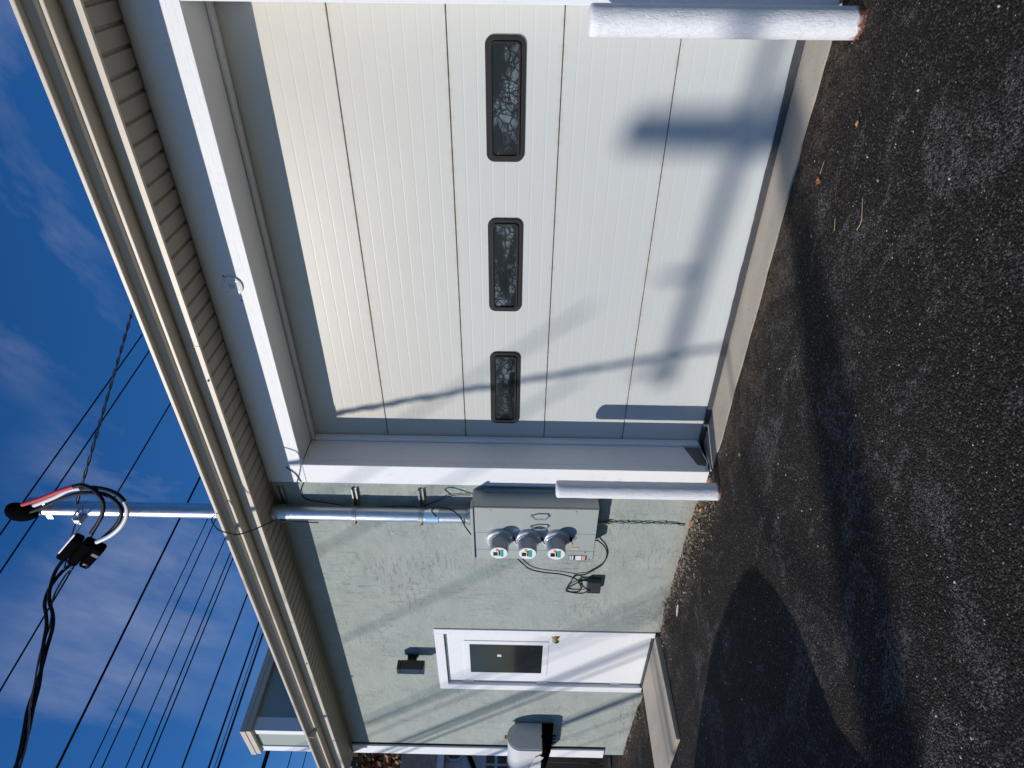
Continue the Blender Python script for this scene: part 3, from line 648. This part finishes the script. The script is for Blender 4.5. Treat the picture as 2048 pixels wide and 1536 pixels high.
# clamp that holds the messenger wire
bm = B(); lathe(bm, (PX, PY, 4.80), (0, 0, 1), [(0, PR+.004), (.035, PR+.004)], 20); tube(bm, smooth_path([(PX+.04, PY-.06, 4.83), (PX, PY-.10, 4.86), (PX-.04, PY-.09, 4.84), (PX-.06, PY-.03, 4.81)], 4), .008, 8)
box(bm, PX-.055, PX-.005, PY-.115, PY-.065, 4.80, 4.855, .006); obj('wire_clamp', bm, M['galv'], sm, smooth=True, auto=30)

# ------------------------------------------------------------------ service drop
sd = thing('service_drop', 'twisted black service cable ending in a black splice box beside the mast head', 'service cable', (-3.85, -.5, 4.6))
ax = (Vector((-3.99, -.50, 4.745)) - Vector((-3.66, -.50, 4.43))); L_ = ax.length; ax.normalize()
side = Vector((ax.z, 0, -ax.x)); mid = Vector((-3.815, -.52, 4.585))
rotm = Matrix((( ax.x, side.x, 0), (ax.y, side.y, -1), (ax.z, side.z, 0))).to_4x4()
def sbox_part(name, l0, l1, w0, w1, d0, d1, mt, bev=.006):
    bm = B(); box(bm, l0, l1, w0, w1, d0, d1, bev); bmesh.ops.transform(bm, matrix=Matrix.Translation(mid) @ rotm, verts=bm.verts); bmesh.ops.recalc_face_normals(bm, faces=bm.faces[:])
    return obj(name, bm, mt, sd)
for w0 in (-.112, -.036, .040): sbox_part('splice_block', -.165+.02*(w0 > 0), .165-.03*(w0 < -.1), w0, w0+.072, -.03, .045, M['black'], .014)
sbox_part('splice_lit_edge', -.19, .10, .108, .118, -.05, .035, M['white_tape'], .002)  # white strip painted in for the sunlit upper edge of the black splice
sbox_part('splice_label', .060, .095, -.105, -.060, .0455, .0465, M['dull'], 0)
sbox_part('splice_label', -.10, -.065, -.105, -.060, .0455, .0465, M['dull'], 0)
core = [(-3.93, -.55, 4.70), (-3.975, -.60, 4.76), (-4.045, -.70, 4.80), (-4.085, -.78, 4.79), (-4.115, -.83, 4.765), (-4.150, -.92, 4.73), (-4.208, -1.06, 4.715), (-4.29, -1.25, 4.68), (-4.345, -1.385, 4.665), (-4.471, -1.714, 4.608), (-4.85, -2.5, 4.70), (-5.42, -3.67, 4.95), (-6.58, -6.0, 5.5), (-8.11, -9.0, 6.35), (-9.7, -12.0, 7.5), (-10.05, -14.5, 8.4)]
cp = smooth_path(core, 26)
def strand(ph, rad, mt, r, start=0, name='cable_strand'):
    bm = B(); pts = []; acc = 0
    for i, p in enumerate(cp):
        if i: acc += (p-cp[i-1]).length
        if i < start: continue
        d = (cp[min(i+1, len(cp)-1)]-cp[max(i-1, 0)]).normalized(); s = d.cross(Vector((0, 0, 1))).normalized(); t = s.cross(d)
        w = rad * (2.6*math.exp(-acc/.22)+1); a = ph + acc*5.6
        pts.append(p + w*(math.cos(a)*s + math.sin(a)*t))
    tube(bm, pts, r, 7); obj(name, bm, mt, sd, smooth=True)
strand(0, .016, M['cable'], .013); strand(2.1, .016, M['cable'], .013); strand(4.2, .014, M['alu_wire'], .007)
bm = B(); tube(bm, smooth_path([(-3.90, -.18, 4.855), (-3.925, -.25, 4.849), (-3.885, -.35, 4.794), (-3.87, -.45, 4.741), (-3.93, -.60, 4.72)], 6), .005, 6); tube(bm, smooth_path([(-3.90, -.18, 4.855), (-3.90, -.25, 4.83), (-3.90, -.35, 4.80), (-3.86, -.45, 4.735)], 6), .005, 6)
obj('messenger_wire', bm, M['alu_wire'], sd, smooth=True)

# guy strand from the mast back over the roof
gy = B(); P0, P3 = Vector((-3.80, -.09, 4.86)), Vector((-1.92, 2.44, 4.585))
tube(gy, [P0, P3], .0045, 6)
for ph in (0, PI):
    pts = []
    for i in range(61):
        t = i/60*.50; p = P0.lerp(P3, t); a = ph + i*.8; pts.append(p + Vector((math.cos(a)*.008, 0, math.sin(a)*.008)))
    tube(gy, pts, .006, 6)
tag(obj('guy_wire', gy, M['alu_wire'], smooth=True, loc=(-3.8, -.09, 4.86)), 'grey guy strand with twisted grip running from the mast back over the roof', 'guy wire')

# ------------------------------------------------------------------ small wires
def wire(name, label, cat, pts, r, mt, k=7, loc=None):
    bm = B(); tube(bm, smooth_path(pts, k), r, 8); return tag(obj(name, bm, mt, smooth=True, loc=loc or pts[0]), label, cat)
wire('loose_wire', 'thin black wire looping out over the tan gutter beside the mast', 'wire', [(-3.66, -.33, 3.60), (-3.49, -.45, 3.565), (-3.445, -.54, 3.531), (-3.524, -.545, 3.506), (-3.556, -.545, 3.443), (-3.588, -.53, 3.388), (-3.66, -.42, 3.325), (-3.76, -.28, 3.30), (-3.857, -.165, 3.300), (-3.870, -.155, 3.25), (-3.885, -.155, 3.118), (-3.895, -.15, 2.978)], .0045, M['cable'])
wire('thin_wire', 'thin dark wire running down the stucco behind the mast pipe to the cabinet', 'wire', [(-3.42, -.030, 3.17), (-3.491, -.030, 3.113), (-3.56, -.030, 3.093), (-3.60, -.012, 3.079), (-3.71, -.010, 3.121), (-3.794, -.008, 3.082), (-3.835, -.008, 2.893), (-3.866, -.009, 2.759), (-3.844, -.0325, 2.70), (-3.850, -.009, 2.402), (-3.852, -.009, 2.245), (-3.825, -.0325, 2.18), (-3.719, -.012, 1.963), (-3.704, -.012, 1.80)], .0035, M['cable'])
wire('pigtail_wire', 'short black wire curling over the pipe just above the meter cabinet', 'wire', [(-3.80, -.150, 2.06), (-3.74, -.14, 2.09), (-3.715, -.13, 2.028), (-3.751, -.13, 1.937), (-3.800, -.150, 1.878), (-3.872, -.155, 1.85), (-3.97, -.10, 1.847), (-4.112, -.06, 1.809)], .0055, M['cable'])
gw = thing('ground_wire', 'pair of green grounding wires stapled down the stucco below the cabinet', 'ground wire', (-3.99, -.01, .1))
for ph in (0, PI):
    pts = [(-3.99+.012*math.cos(i*.55+ph)*(1 if i < 34 else .5) - (.02 if i > 34 else 0)*(i-34)/6, -.008-.004*math.sin(i*.55+ph), .80-.70*i/40) for i in range(41)]
    bm = B(); tube(bm, pts, .0035, 6); obj('strand', bm, M['green_wire'], gw, smooth=True)
bm = B(); lathe(bm, (-3.99, -.03, .70), (0, 0, 1), [(0, .008), (.06, .008)], 8); obj('bushing', bm, M['yellow_tag'], gw)
bm = B()
for z in (.56, .26): box(bm, -4.006, -3.974, -.014, -.001, z-.005, z+.005)
obj('staple', bm, M['galv'], gw)

jb = thing('cable_box', 'flat charcoal cable box with coiled black wires low on the stucco wall', 'cable box', (-4.80, -.02, .76))
bm = B(); box(bm, -4.872, -4.715, -.062, -.002, .704, .822, .006); obj('box', bm, M['black_box'], jb)
bm = B()
for i in range(6): box(bm, -4.860+.024*i, -4.848+.024*i, -.0635, -.0618, .712, .814)
obj('ribs', bm, M['black_box'], jb)
for nm, pts in (('wire', [(-4.36, -.012, 1.50), (-4.484, -.02, 1.414), (-4.597, -.02, 1.322), (-4.641, -.02, 1.193), (-4.658, -.02, 1.063), (-4.702, -.03, .931), (-4.78, -.05, .86), (-4.82, -.070, .80)]),
                ('wire', [(-4.19, -.05, .832), (-4.19, -.03, .790), (-4.218, -.02, .765), (-4.292, -.015, .712), (-4.402, -.012, .684), (-4.523, -.012, .711), (-4.614, -.012, .788), (-4.665, -.014, .848), (-4.688, -.016, .932), (-4.789, -.02, .969), (-4.884, -.02, .999), (-4.912, -.02, .962), (-4.912, -.03, .86), (-4.86, -.04, .806)]),
                ('wire', [(-4.75, -.02, .815), (-4.745, -.02, .87), (-4.79, -.025, .93), (-4.848, -.025, .99), (-4.90, -.022, .97), (-4.905, -.02, .90), (-4.87, -.02, .868), (-4.80, -.02, .88), (-4.76, -.02, .90), (-4.73, -.02, .87), (-4.735, -.02, .82)])):
    bm = B(); tube(bm, smooth_path(pts, 6), .0055, 7); obj(nm, bm, M['cable'], jb, smooth=True)

# ------------------------------------------------------------------ wall light
wl = thing('wall_light', 'black rectangular up and down wall light above the entry door', 'wall light', (-6.05, 0, 2.45))
bx, bz = -6.035, 2.450
bm = B(); box(bm, bx-.030, bx+.030, -.010, -.001, bz-.055, bz+.055, .003); box(bm, bx-.022, bx+.022, -.078, -.0102, bz-.045, bz+.045, .003); obj('bracket', bm, M['black_gloss'], wl)
bm = B(); box(bm, bx-.047, bx+.047, -.172, -.0785, bz-.098, bz+.098, .002); obj('lamp_body', bm, M['black_gloss'], wl)
for z0, z1 in ((bz+.1, bz+.132), (bz-.132, bz-.1)):
    bm = B(); box(bm, bx-.047, bx+.047, -.172, -.0785, z0, z1, .002); obj('end_cap', bm, M['black_gloss'], wl)

# ------------------------------------------------------------------ mailbox on its bracket
mb = thing('mailbox', 'large pale grey arch topped mailbox with raised flag on a black wall bracket', 'mailbox', (-7.6, -.15, 1.1))
def arch(y0, y1, z0, z1, k=14):
    r = (y1-y0)/2; c = (y0+y1)/2; zc = z1-r
    return [(y1, z0)] + [(c+r*math.cos(math.pi*i/k), zc+r*math.sin(math.pi*i/k)) for i in range(k+1)] + [(y0, z0)]
bm = B(); prism(bm, arch(-.300, -.012, 1.128, 1.500), 'x', -7.96, -7.372); obj('body', bm, M['mailbox'], mb, smooth=True, auto=35)
bm = B(); prism(bm, arch(-.306, -.006, 1.124, 1.506), 'x', -7.402, -7.376); prism(bm, arch(-.306, -.006, 1.124, 1.506), 'x', -7.93, -7.905); obj('rim', bm, M['mailbox'], mb, smooth=True, auto=35)
bm = B(); prism(bm, arch(-.292, -.020, 1.134, 1.492), 'x', -7.3725, -7.362); dr = obj('door', bm, M['mailbox'], mb, smooth=True, auto=35)
bm = B(); box(bm, -7.44, -7.424, -.160, -.120, 1.506, 1.536, .003); obj('latch', bm, mat('copper_latch', (.5, .25, .12), .4, .8), mb)
bm = B(); box(bm, -7.372, -7.362, -.165, -.142, 1.112, 1.133); obj('hinge', bm, M['black'], mb)
bm = B(); prism(bm, [(-7.79, 1.26), (-7.62, 1.205), (-7.612, 1.215), (-7.785, 1.272)], 'y', -.316, -.309)
prism(bm, [(-7.64, 1.222), (-7.52, 1.20), (-7.46, 1.150), (-7.50, 1.105), (-7.62, 1.15)], 'y', -.318, -.311); obj('flag', bm, M['flag'], mb)
bm = B(); prism(bm, [(-.005, 1.122), (-.005, .99), (-.06, 1.00), (-.285, 1.085), (-.285, 1.122)], 'x', -7.95, -7.38); obj('bracket', bm, M['black'], mb)
bm = B()
for x, y, z in ((-7.40, -.13, .955), (-7.50, -.12, .955), (-7.60, -.11, .955), (-7.75, -.10, .95)):
    lathe(bm, (x, y, z), (0, 0, 1), [(0, .002), (.10, .022)], 6)
obj('bracket_point', bm, M['black'], mb)

# ------------------------------------------------------------------ overhead wires (all run square to the wall)
def z8(A, Bp, h):
    s = (h-1.45)/6.55
    return Vector((A[0]*s, (A[1]+3.45)*s-3.45, h)), Vector((Bp[0]*s, (Bp[1]+3.45)*s-3.45, h))
WIRES = [((-6.17, 5.87), (-6.54, 1.81), 10.9, .013, 'uppermost overhead wire crossing the blue sky behind the mast head'),
 ((-6.52, 5.88), (-6.93, 1.53), 10.9, .013, 'second highest overhead wire passing behind the black splice box'),
 ((-7.72, 5.88), (-8.16, .63), 10.6, .013, 'third overhead wire crossing the sky just behind the mast pipe'),
 ((-9.68, 5.89), (-10.08, .48), 9.6, .018, 'thicker overhead wire slanting alone through the middle of the cloud'),
 ((-10.64, 5.71), (-10.87, .79), 8.6, .011, 'upper wire of the close pair below the lone thicker wire'),
 ((-10.93, 5.90), (-11.18, .92), 8.3, .012, 'lower wire of the close pair below the lone thicker wire'),
 ((-11.64, 5.92), (-11.87, 1.2), 7.9, .011, 'single overhead wire midway between the two close pairs'),
 ((-12.14, 5.86), (-12.38, 1.4), 7.8, .013, 'upper wire of the second close pair across the cloud'),
 ((-12.35, 5.90), (-12.58, 1.48), 7.6, .013, 'lower wire of the second close pair across the cloud'),
 ((-13.74, 5.86), (-13.89, 2.01), 7.5, .017, 'heavy black telephone cable above the thick cable bundle'),
 ((-14.96, 5.85), (-15.10, 2.50), 6.15, .016, 'upper strand of the heavy twin cable just above the raised wing roof'),
 ((-14.96, 5.85), (-15.10, 2.50), 6.085, .016, 'lower strand of the heavy twin cable just above the raised wing roof'),
 ((-15.26, 5.74), (-15.39, 2.62), 5.95, .006, 'hair thin wire between the two low heavy cables'),
 ((-15.45, 5.65), (-15.58, 2.69), 6.0, .018, 'low heavy cable next to the corner of the raised wing'),
 ((-18.30, 5.5), (-18.40, 3.78), 5.6, .036, 'short stretch of heavy black cable seen between wing and gutter'),
 ((-20.32, 5.10), (-20.40, 4.64), 5.2, .008, 'thin low wire seen left of the raised wing, the higher of two'),
 ((-21.80, 5.73), (-21.86, 5.22), 5.0, .008, 'thin low wire seen left of the raised wing, the lower of two')]
for A, Bp, h, r, lab in WIRES:
    a, b = z8(A, Bp, h); d = (a-b).normalized()
    if h <= 5.7: d = Vector((0, 1, 0))
    t0 = (-14.6-b.y)/d.y; p0 = b + d*t0; t1 = (38-b.y)/d.y; p1 = b + d*t1
    bm = B(); tube(bm, [p0.lerp(p1, i/24) for i in range(25)], r*(1.25 if h > 9 else .95), 6)
    tag(obj('overhead_wire', bm, M['cable'], smooth=True, loc=p0), lab, 'overhead wire', 'overhead wires crossing the sky')
# the pole they hang from, off to the left of the view
up = thing('utility_pole', 'wooden utility pole with a single crossarm standing beyond the parking area', 'utility pole', (-10.0, -14.6, 0))
bm = B(); lathe(bm, (-10.0, -14.6, 0), (0, 0, 1), [(0, .26), (8.9, .215), (9.8, .115), (10.75, .10)], 16); obj('pole', bm, M['pole_wood'], up, smooth=True, auto=40)
bm = B(); tube(bm, [(-11.7, -14.46, 10.22), (-8.3, -15.055, 10.22)], .048, 6); obj('crossarm', bm, M['pole_wood'], up)
bm = B(); box(bm, -10.12, -9.88, -14.95, -14.79, 9.9, 10.12); obj('arm_bracket', bm, M['dark_steel'], up)
for x in (-11.6, -10.9, -8.4):
    bm = B(); lathe(bm, (x, -14.46-(x+11.7)*.175, 10.27), (0, 0, 1), [(0, .02), (.05, .035), (.12, .03), (.2, .02)], 10); obj('insulator', bm, M['plate_grey'], up)

# ------------------------------------------------------------------ van parked beside the photographer (casts the pointed shadow)
vn = thing('parked_van', 'dark van parked beside the camera whose shadow falls across the asphalt', 'van', (-5.6, -4.1, 0))
prof = [(-8.3, .45), (-8.3, 1.0), (-7.7, 1.12), (-7.1, 1.24), (-6.59, 1.37), (-6.1, 1.54), (-5.63, 1.645), (-5.1, 1.635), (-4.75, 1.60), (-4.55, 1.54), (-4.26, 1.37), (-3.98, 1.18), (-3.84, 1.03), (-3.66, .84), (-3.36, .68), (-3.06, .54), (-3.04, .42), (-3.5, .36), (-7.9, .36)]
bm = B(); prism(bm, prof, 'x', 0, 1)
for v in bm.verts: v.co = Vector((v.co.y-.07, -3.30 - 1.75*v.co.x, v.co.z))
bmesh.ops.recalc_face_normals(bm, faces=bm.faces[:]); obj('body', bm, M['van'], vn)
bm = B(); prism(bm, [(-6.8, 1.05), (-6.2, 1.42), (-4.9, 1.50), (-4.3, 1.15), (-4.3, 1.05)], 'y', -3.296, -3.299); obj('side_window', bm, M['glass_far'], vn)
for x in (-7.4, -4.2):
    for y0 in (-3.52, -5.04):
        bm = B(); lathe(bm, (x, y0, .34+gz(x, y0)), (0, 1, 0), [(0, .31), (.02, .34), (.2, .34), (.22, .31)], 24); wv_ = obj('wheel', bm, M['tyre'], vn, smooth=True, auto=40)

# ------------------------------------------------------------------ beyond the end of the building
# timber screen of upright boards
wf = thing('timber_fence', 'dark weathered fence of upright boards beyond the corner of the building', 'fence', (-9.3, 1, .14))
random.seed(3)
for i in range(22):
    y = .05 + i*.112; bm = B(); box(bm, -9.32, -9.30, y, y+.104, .22, 1.52+random.uniform(-.01, .01), .002); obj('board', bm, M['wood'], wf)
bm = B(); box(bm, -9.36, -9.3205, -.02, 2.5, .32, .41); box(bm, -9.36, -9.3205, -.02, 2.5, 1.25, 1.34); obj('rail', bm, M['wood'], wf)
bm = B(); box(bm, -9.37, -9.27, -.09, .04, .1, 1.56, .004); obj('post', bm, M['wood'], wf)
# house further along
hs_ = thing('neighbour_house', 'pale sided house tinted blue for shade, with dark roof and small octagonal window beyond the fence', 'house', (-14, 4, 0))
bm = B(); box(bm, -18, -14, .9, 9, 0, 2.86); wl_ = obj('wall', bm, M['siding'], hs_)
for z in [2.08+.13*i for i in range(6)]:
    bm = B(); prism(bm, [(-14.0, z), (-13.985, z), (-13.995, z+.12), (-14.0, z+.12)], 'y', .9, 9); obj('siding_board', bm, M['siding'], wl_)
bm = B(); prism(bm, [(-13.75, 2.86), (-15.9, 4.0), (-18.3, 2.86)], 'y', .7, 9.2); obj('roof', bm, M['shingle'], hs_)
bm = B(); box(bm, -13.80, -13.72, .7, 9.2, 2.80, 2.93); obj('gutter', bm, M['white_z'], hs_)
oc = [(2.50+.19*math.cos(PI/8+k*PI/4), 2.62+.19*math.sin(PI/8+k*PI/4)) for k in range(8)]
bm = B(); prism(bm, [(2.50+.24*math.cos(PI/8+k*PI/4), 2.62+.24*math.sin(PI/8+k*PI/4)) for k in range(8)], 'x', -13.985, -13.95); fo = obj('octagonal_window', bm, M['siding'], hs_)
bm = B(); prism(bm, oc, 'x', -13.9495, -13.94); obj('pane', bm, M['glass_far'], fo)
bm = B(); tube(bm, [(-13.9, 2.75, 2.50), (-13.9, 1.75, 2.02)], .045, 8); obj('downspout', bm, M['black'], hs_)
bm = B(); box(bm, -13.984, -13.95, 1.3, 3.0, 1.48, 2.00); fw = obj('window', bm, M['siding'], hs_)
for a in ((1.32, 2.20, 1.80, 1.97), (2.25, 2.98, 1.80, 1.97), (1.32, 2.20, 1.50, 1.74), (2.25, 2.98, 1.50, 1.74)):
    bm = B(); box(bm, -13.9495, -13.94, a[0], a[1], a[2], a[3]); obj('pane', bm, M['glass_far'], fw)
# autumn tree behind it
tr = thing('autumn_tree', 'tree with orange and green autumn foliage rising beyond the neighbouring house roof', 'tree', (-24, 8.2, 0))
bm = B(); tube(bm, smooth_path([(-24, 8.2, 0), (-24.1, 8.1, 2.2), (-23.9, 8.3, 4.4), (-24.0, 8.2, 6.8)], 4), [.30-.02*i for i in range(13)], 10)
for k in range(9):
    a = k*2.4; z = 2.6+.45*k; tube(bm, [(-24, 8.2, z), (-24+1.2*math.cos(a), 8.2+1.2*math.sin(a), z+.8), (-24+2.4*math.cos(a), 8.2+2.4*math.sin(a), z+1.3)], [.10, .06, .02], 6)
obj('trunk', bm, M['bark'], tr, smooth=True)
bm = B(); random.seed(11)
cl = [(random.gauss(0, 1.6), random.gauss(0, 1.6), random.uniform(-3.8, .9), random.choice((0, 0, 1, 2, 3))) for _ in range(190)]
for cx, cy, cz, mi in cl:
    for _ in range(150):
        p = Vector((-24+cx+random.gauss(0, .42), 7.9+cy+random.gauss(0, .42), 5.9+cz+random.gauss(0, .34)))
        s = random.uniform(.08, .15); q = Vector((random.gauss(0, 1), random.gauss(0, 1), random.gauss(0, 1))).normalized(); t = q.orthogonal().normalized(); w = q.cross(t)
        f = bm.faces.new([bm.verts.new(p + s*t), bm.verts.new(p + s*.6*w), bm.verts.new(p - s*t), bm.verts.new(p - s*.6*w)])
        f.material_index = mi if random.random() < .75 else random.randrange(4)
obj('crown', bm, [M['lf1'], M['lf2'], M['lf3'], M['lf4']], tr)

# ------------------------------------------------------------------ litter on the asphalt
def leaf(x, y, s, mt, label, rot=0, curl=.25, two=False):
    bm = B(); n = 12; c = bm.verts.new((x, y, gz(x, y)+.006)); ring = []
    random.seed(int((x*7+y*13)*100))
    for k in range(n):
        a = 2*PI*k/n; r = s*(.62+.38*abs(math.cos(a*1.5+.4)))*random.uniform(.75, 1.1)
        dx, dy = r*math.cos(a), .62*r*math.sin(a); X = x+dx*math.cos(rot)-dy*math.sin(rot); Y = y+dx*math.sin(rot)+dy*math.cos(rot)
        ring.append(bm.verts.new((X, Y, gz(X, Y)+.008+curl*abs(dy)*1.1+random.uniform(0, .2)*s)))
    for k in range(n): bm.faces.new((c, ring[k], ring[(k+1) % n]))
    o = obj('fallen_leaf', bm, mt, loc=(x, y, gz(x, y)))
    so = o.modifiers.new('s', 'SOLIDIFY'); so.thickness = .0008
    return tag(o, label, 'leaf', 'fallen leaves on the asphalt')
leaf(-1.105, -.330, .026, M['leaf_or'], 'largest orange fallen leaf, lying on the asphalt near the garage sill', 1.2, .5)
leaf(-.785, -.528, .017, M['leaf_tan'], 'small tan curled leaf nearest the thick bollard', .4, .6)
leaf(-.922, -.838, .010, M['leaf_tan'], 'tiny pale tan leaf bit farther out on the asphalt than the large orange leaf', .9)
leaf(-2.90, -.365, .019, M['leaf_ye'], 'narrow ochre leaf in front of the far end of the garage sill', 2.0)
leaf(-3.74, -.095, .030, M['leaf_ye'], 'yellow leaf at the foot of the slimmer bollard by the stucco wall', .2, .4)
leaf(-4.05, -.60, .016, M['leaf_or'], 'small reddish leaf on open asphalt below the meter cabinet', 1.4)
leaf(-1.35, -.42, .012, M['leaf_or'], 'tiny orange leaf scrap beside the large orange leaf', 1.0)
for pts, mt, lab in (([(-1.02, -.76, .004), (-1.07, -.80, .007), (-1.11, -.815, .004), (-1.15, -.80, .003)], 'straw', 'long pale straw stem bent in the middle on the asphalt'),
                     ([(-1.18, -.585, .004), (-1.235, -.62, .005)], 'straw', 'short straight straw stem beside the long bent one'),
                     ([(-.98, -.45, .004), (-1.08, -.52, .006), (-1.13, -.54, .003)], 'twig', 'thin dark brown twig between the orange leaf and the straw'),
                     ([(-1.01, -.31, .004), (-1.07, -.335, .018)], 'straw', 'fine stalk sticking out of the large orange leaf'),
                     ([(-6.3, -1.30, .09), (-6.45, -1.36, .10), (-6.50, -1.30, .09)], 'straw', 'tan stem lying on the asphalt beyond the concrete pad')):
    pts = [(p[0], p[1], gz(p[0], p[1])+(p[2] if p[2] < .05 else .006)) for p in pts]
    wire('dry_stem', lab, 'dry stem', pts, .0016, M[mt], 4)
bm = B(); pts = [(-4.92, -.235), (-4.86, -.225), (-4.81, -.195), (-4.83, -.185), (-4.90, -.200)]; prism(bm, pts, 'z', gz(-4.87, -.21)+.002, gz(-4.87, -.21)+.008)
tag(obj('plaster_chip', bm, M['sticker'], loc=(-4.87, -.21, gz(-4.87, -.21))), 'white plaster chip on the asphalt between cabinet and entry door', 'debris chip')
# pale pebbles (few enough to count in the foreground)
random.seed(21); bm = B()
for k in range(280):
    x = random.uniform(-6.5, .3); y = -random.uniform(.05, 2.9); s = random.choice((.0018, .0024, .003, .0045))
    mt_ = Matrix.Translation((x, y, gz(x, y)+s*.5)) @ Matrix.Rotation(random.uniform(0, 6), 4, 'Z') @ Matrix.Diagonal((s*1.4, s, s*.7, 1))
    bmesh.ops.create_icosphere(bm, subdivisions=1, radius=1, matrix=mt_)
tag(obj('scattered_pebbles', bm, M['pebble'], loc=(0, 0, 0)), 'pale pebbles scattered over the dark asphalt', 'pebbles', kind='stuff')
# grit and crumbs along the foot of the wall
bm = B(); random.seed(5)
for k in range(9000):
    x = random.uniform(-8.1, -3.45) if k % 3 == 0 else -3.5-abs(random.gauss(0, .9)); y = -abs(random.gauss(0, .05))-.002
    if x < -8.1: continue
    if random.random() < .25: y -= abs(random.gauss(0, .12))
    if -6.6 < x < -5.56 and y > -1.0: continue
    s = random.choice((.0025, .0035, .0045, .006, .008, .010)); z = gz(x, y)
    p = Vector((x, y, z+s*.4)); vs = [bm.verts.new(p + Vector((random.uniform(-1, 1), random.uniform(-1, 1), random.uniform(-.3, .9)))*s*1.3) for _ in range(4)]
    for f in ((0, 1, 2), (0, 1, 3), (0, 2, 3), (1, 2, 3)): bm.faces.new([vs[i] for i in f])
bmesh.ops.recalc_face_normals(bm, faces=bm.faces[:])
tag(obj('wall_foot_grit', bm, M['gravel'], loc=(0, 0, 0)), 'loose grit and crumbs gathered along the foot of the stucco wall', 'grit', kind='stuff')
# broken brick at the foot of the jamb and cabinet
for i, (x, y, s, lab) in enumerate(((-3.50, -.02, .026, 'crumbled brick lump at the foot of the white door casing'), (-3.99, -.012, .032, 'orange brick fragment under the green ground wires'))):
    bm = B(); bmesh.ops.create_icosphere(bm, subdivisions=3, radius=1)
    for v in bm.verts: v.co = Vector((v.co.x*s*1.6, v.co.y*s*.6, v.co.z*s*.5))*(1+.35*noise.noise(v.co*1.7+Vector((i*5, 0, 0)))) + Vector((x, y, gz(x, y)+.005))
    tag(obj('brick_lump', bm, M['brick_red'], loc=(x, y, gz(x, y))), lab, 'brick')
# dry weeds at the wall foot
for (x, y, lab) in ((-5.05, -.02, 'small dead weed at the wall foot, the one nearer the meter cabinet'), (-5.50, -.03, 'small dead weed at the corner of the entry door frame')):
    bm = B(); random.seed(int(-x*10))
    for k in range(9):
        a = random.uniform(-1, 1); h = random.uniform(.03, .085)
        tube(bm, [(x, y, gz(x, y)), (x+a*h*.4, y-.01, gz(x, y)+h*.6), (x+a*h, y-.02*random.random(), gz(x, y)+h)], [.002, .0015, .001], 5)
    tag(obj('dead_weed', bm, M['twig'], loc=(x, y, gz(x, y))), lab, 'weed')
# sagging metal strap bracket at the jamb foot
bm = B(); tube(bm, smooth_path([(-3.385, .22, .05), (-3.355, .12, .05), (-3.375, .05, .03), (-3.40, -.02, .05)], 5), .006, 7); tube(bm, [(-3.36, .24, .012), (-3.39, -.02, .012)], .009, 8)
tag(obj('broken_bracket', bm, M['galv'], smooth=True, loc=(-3.37, .1, 0)), 'broken metal bracket lying at the left foot of the garage door', 'bracket')

S.render.engine = 'CYCLES'
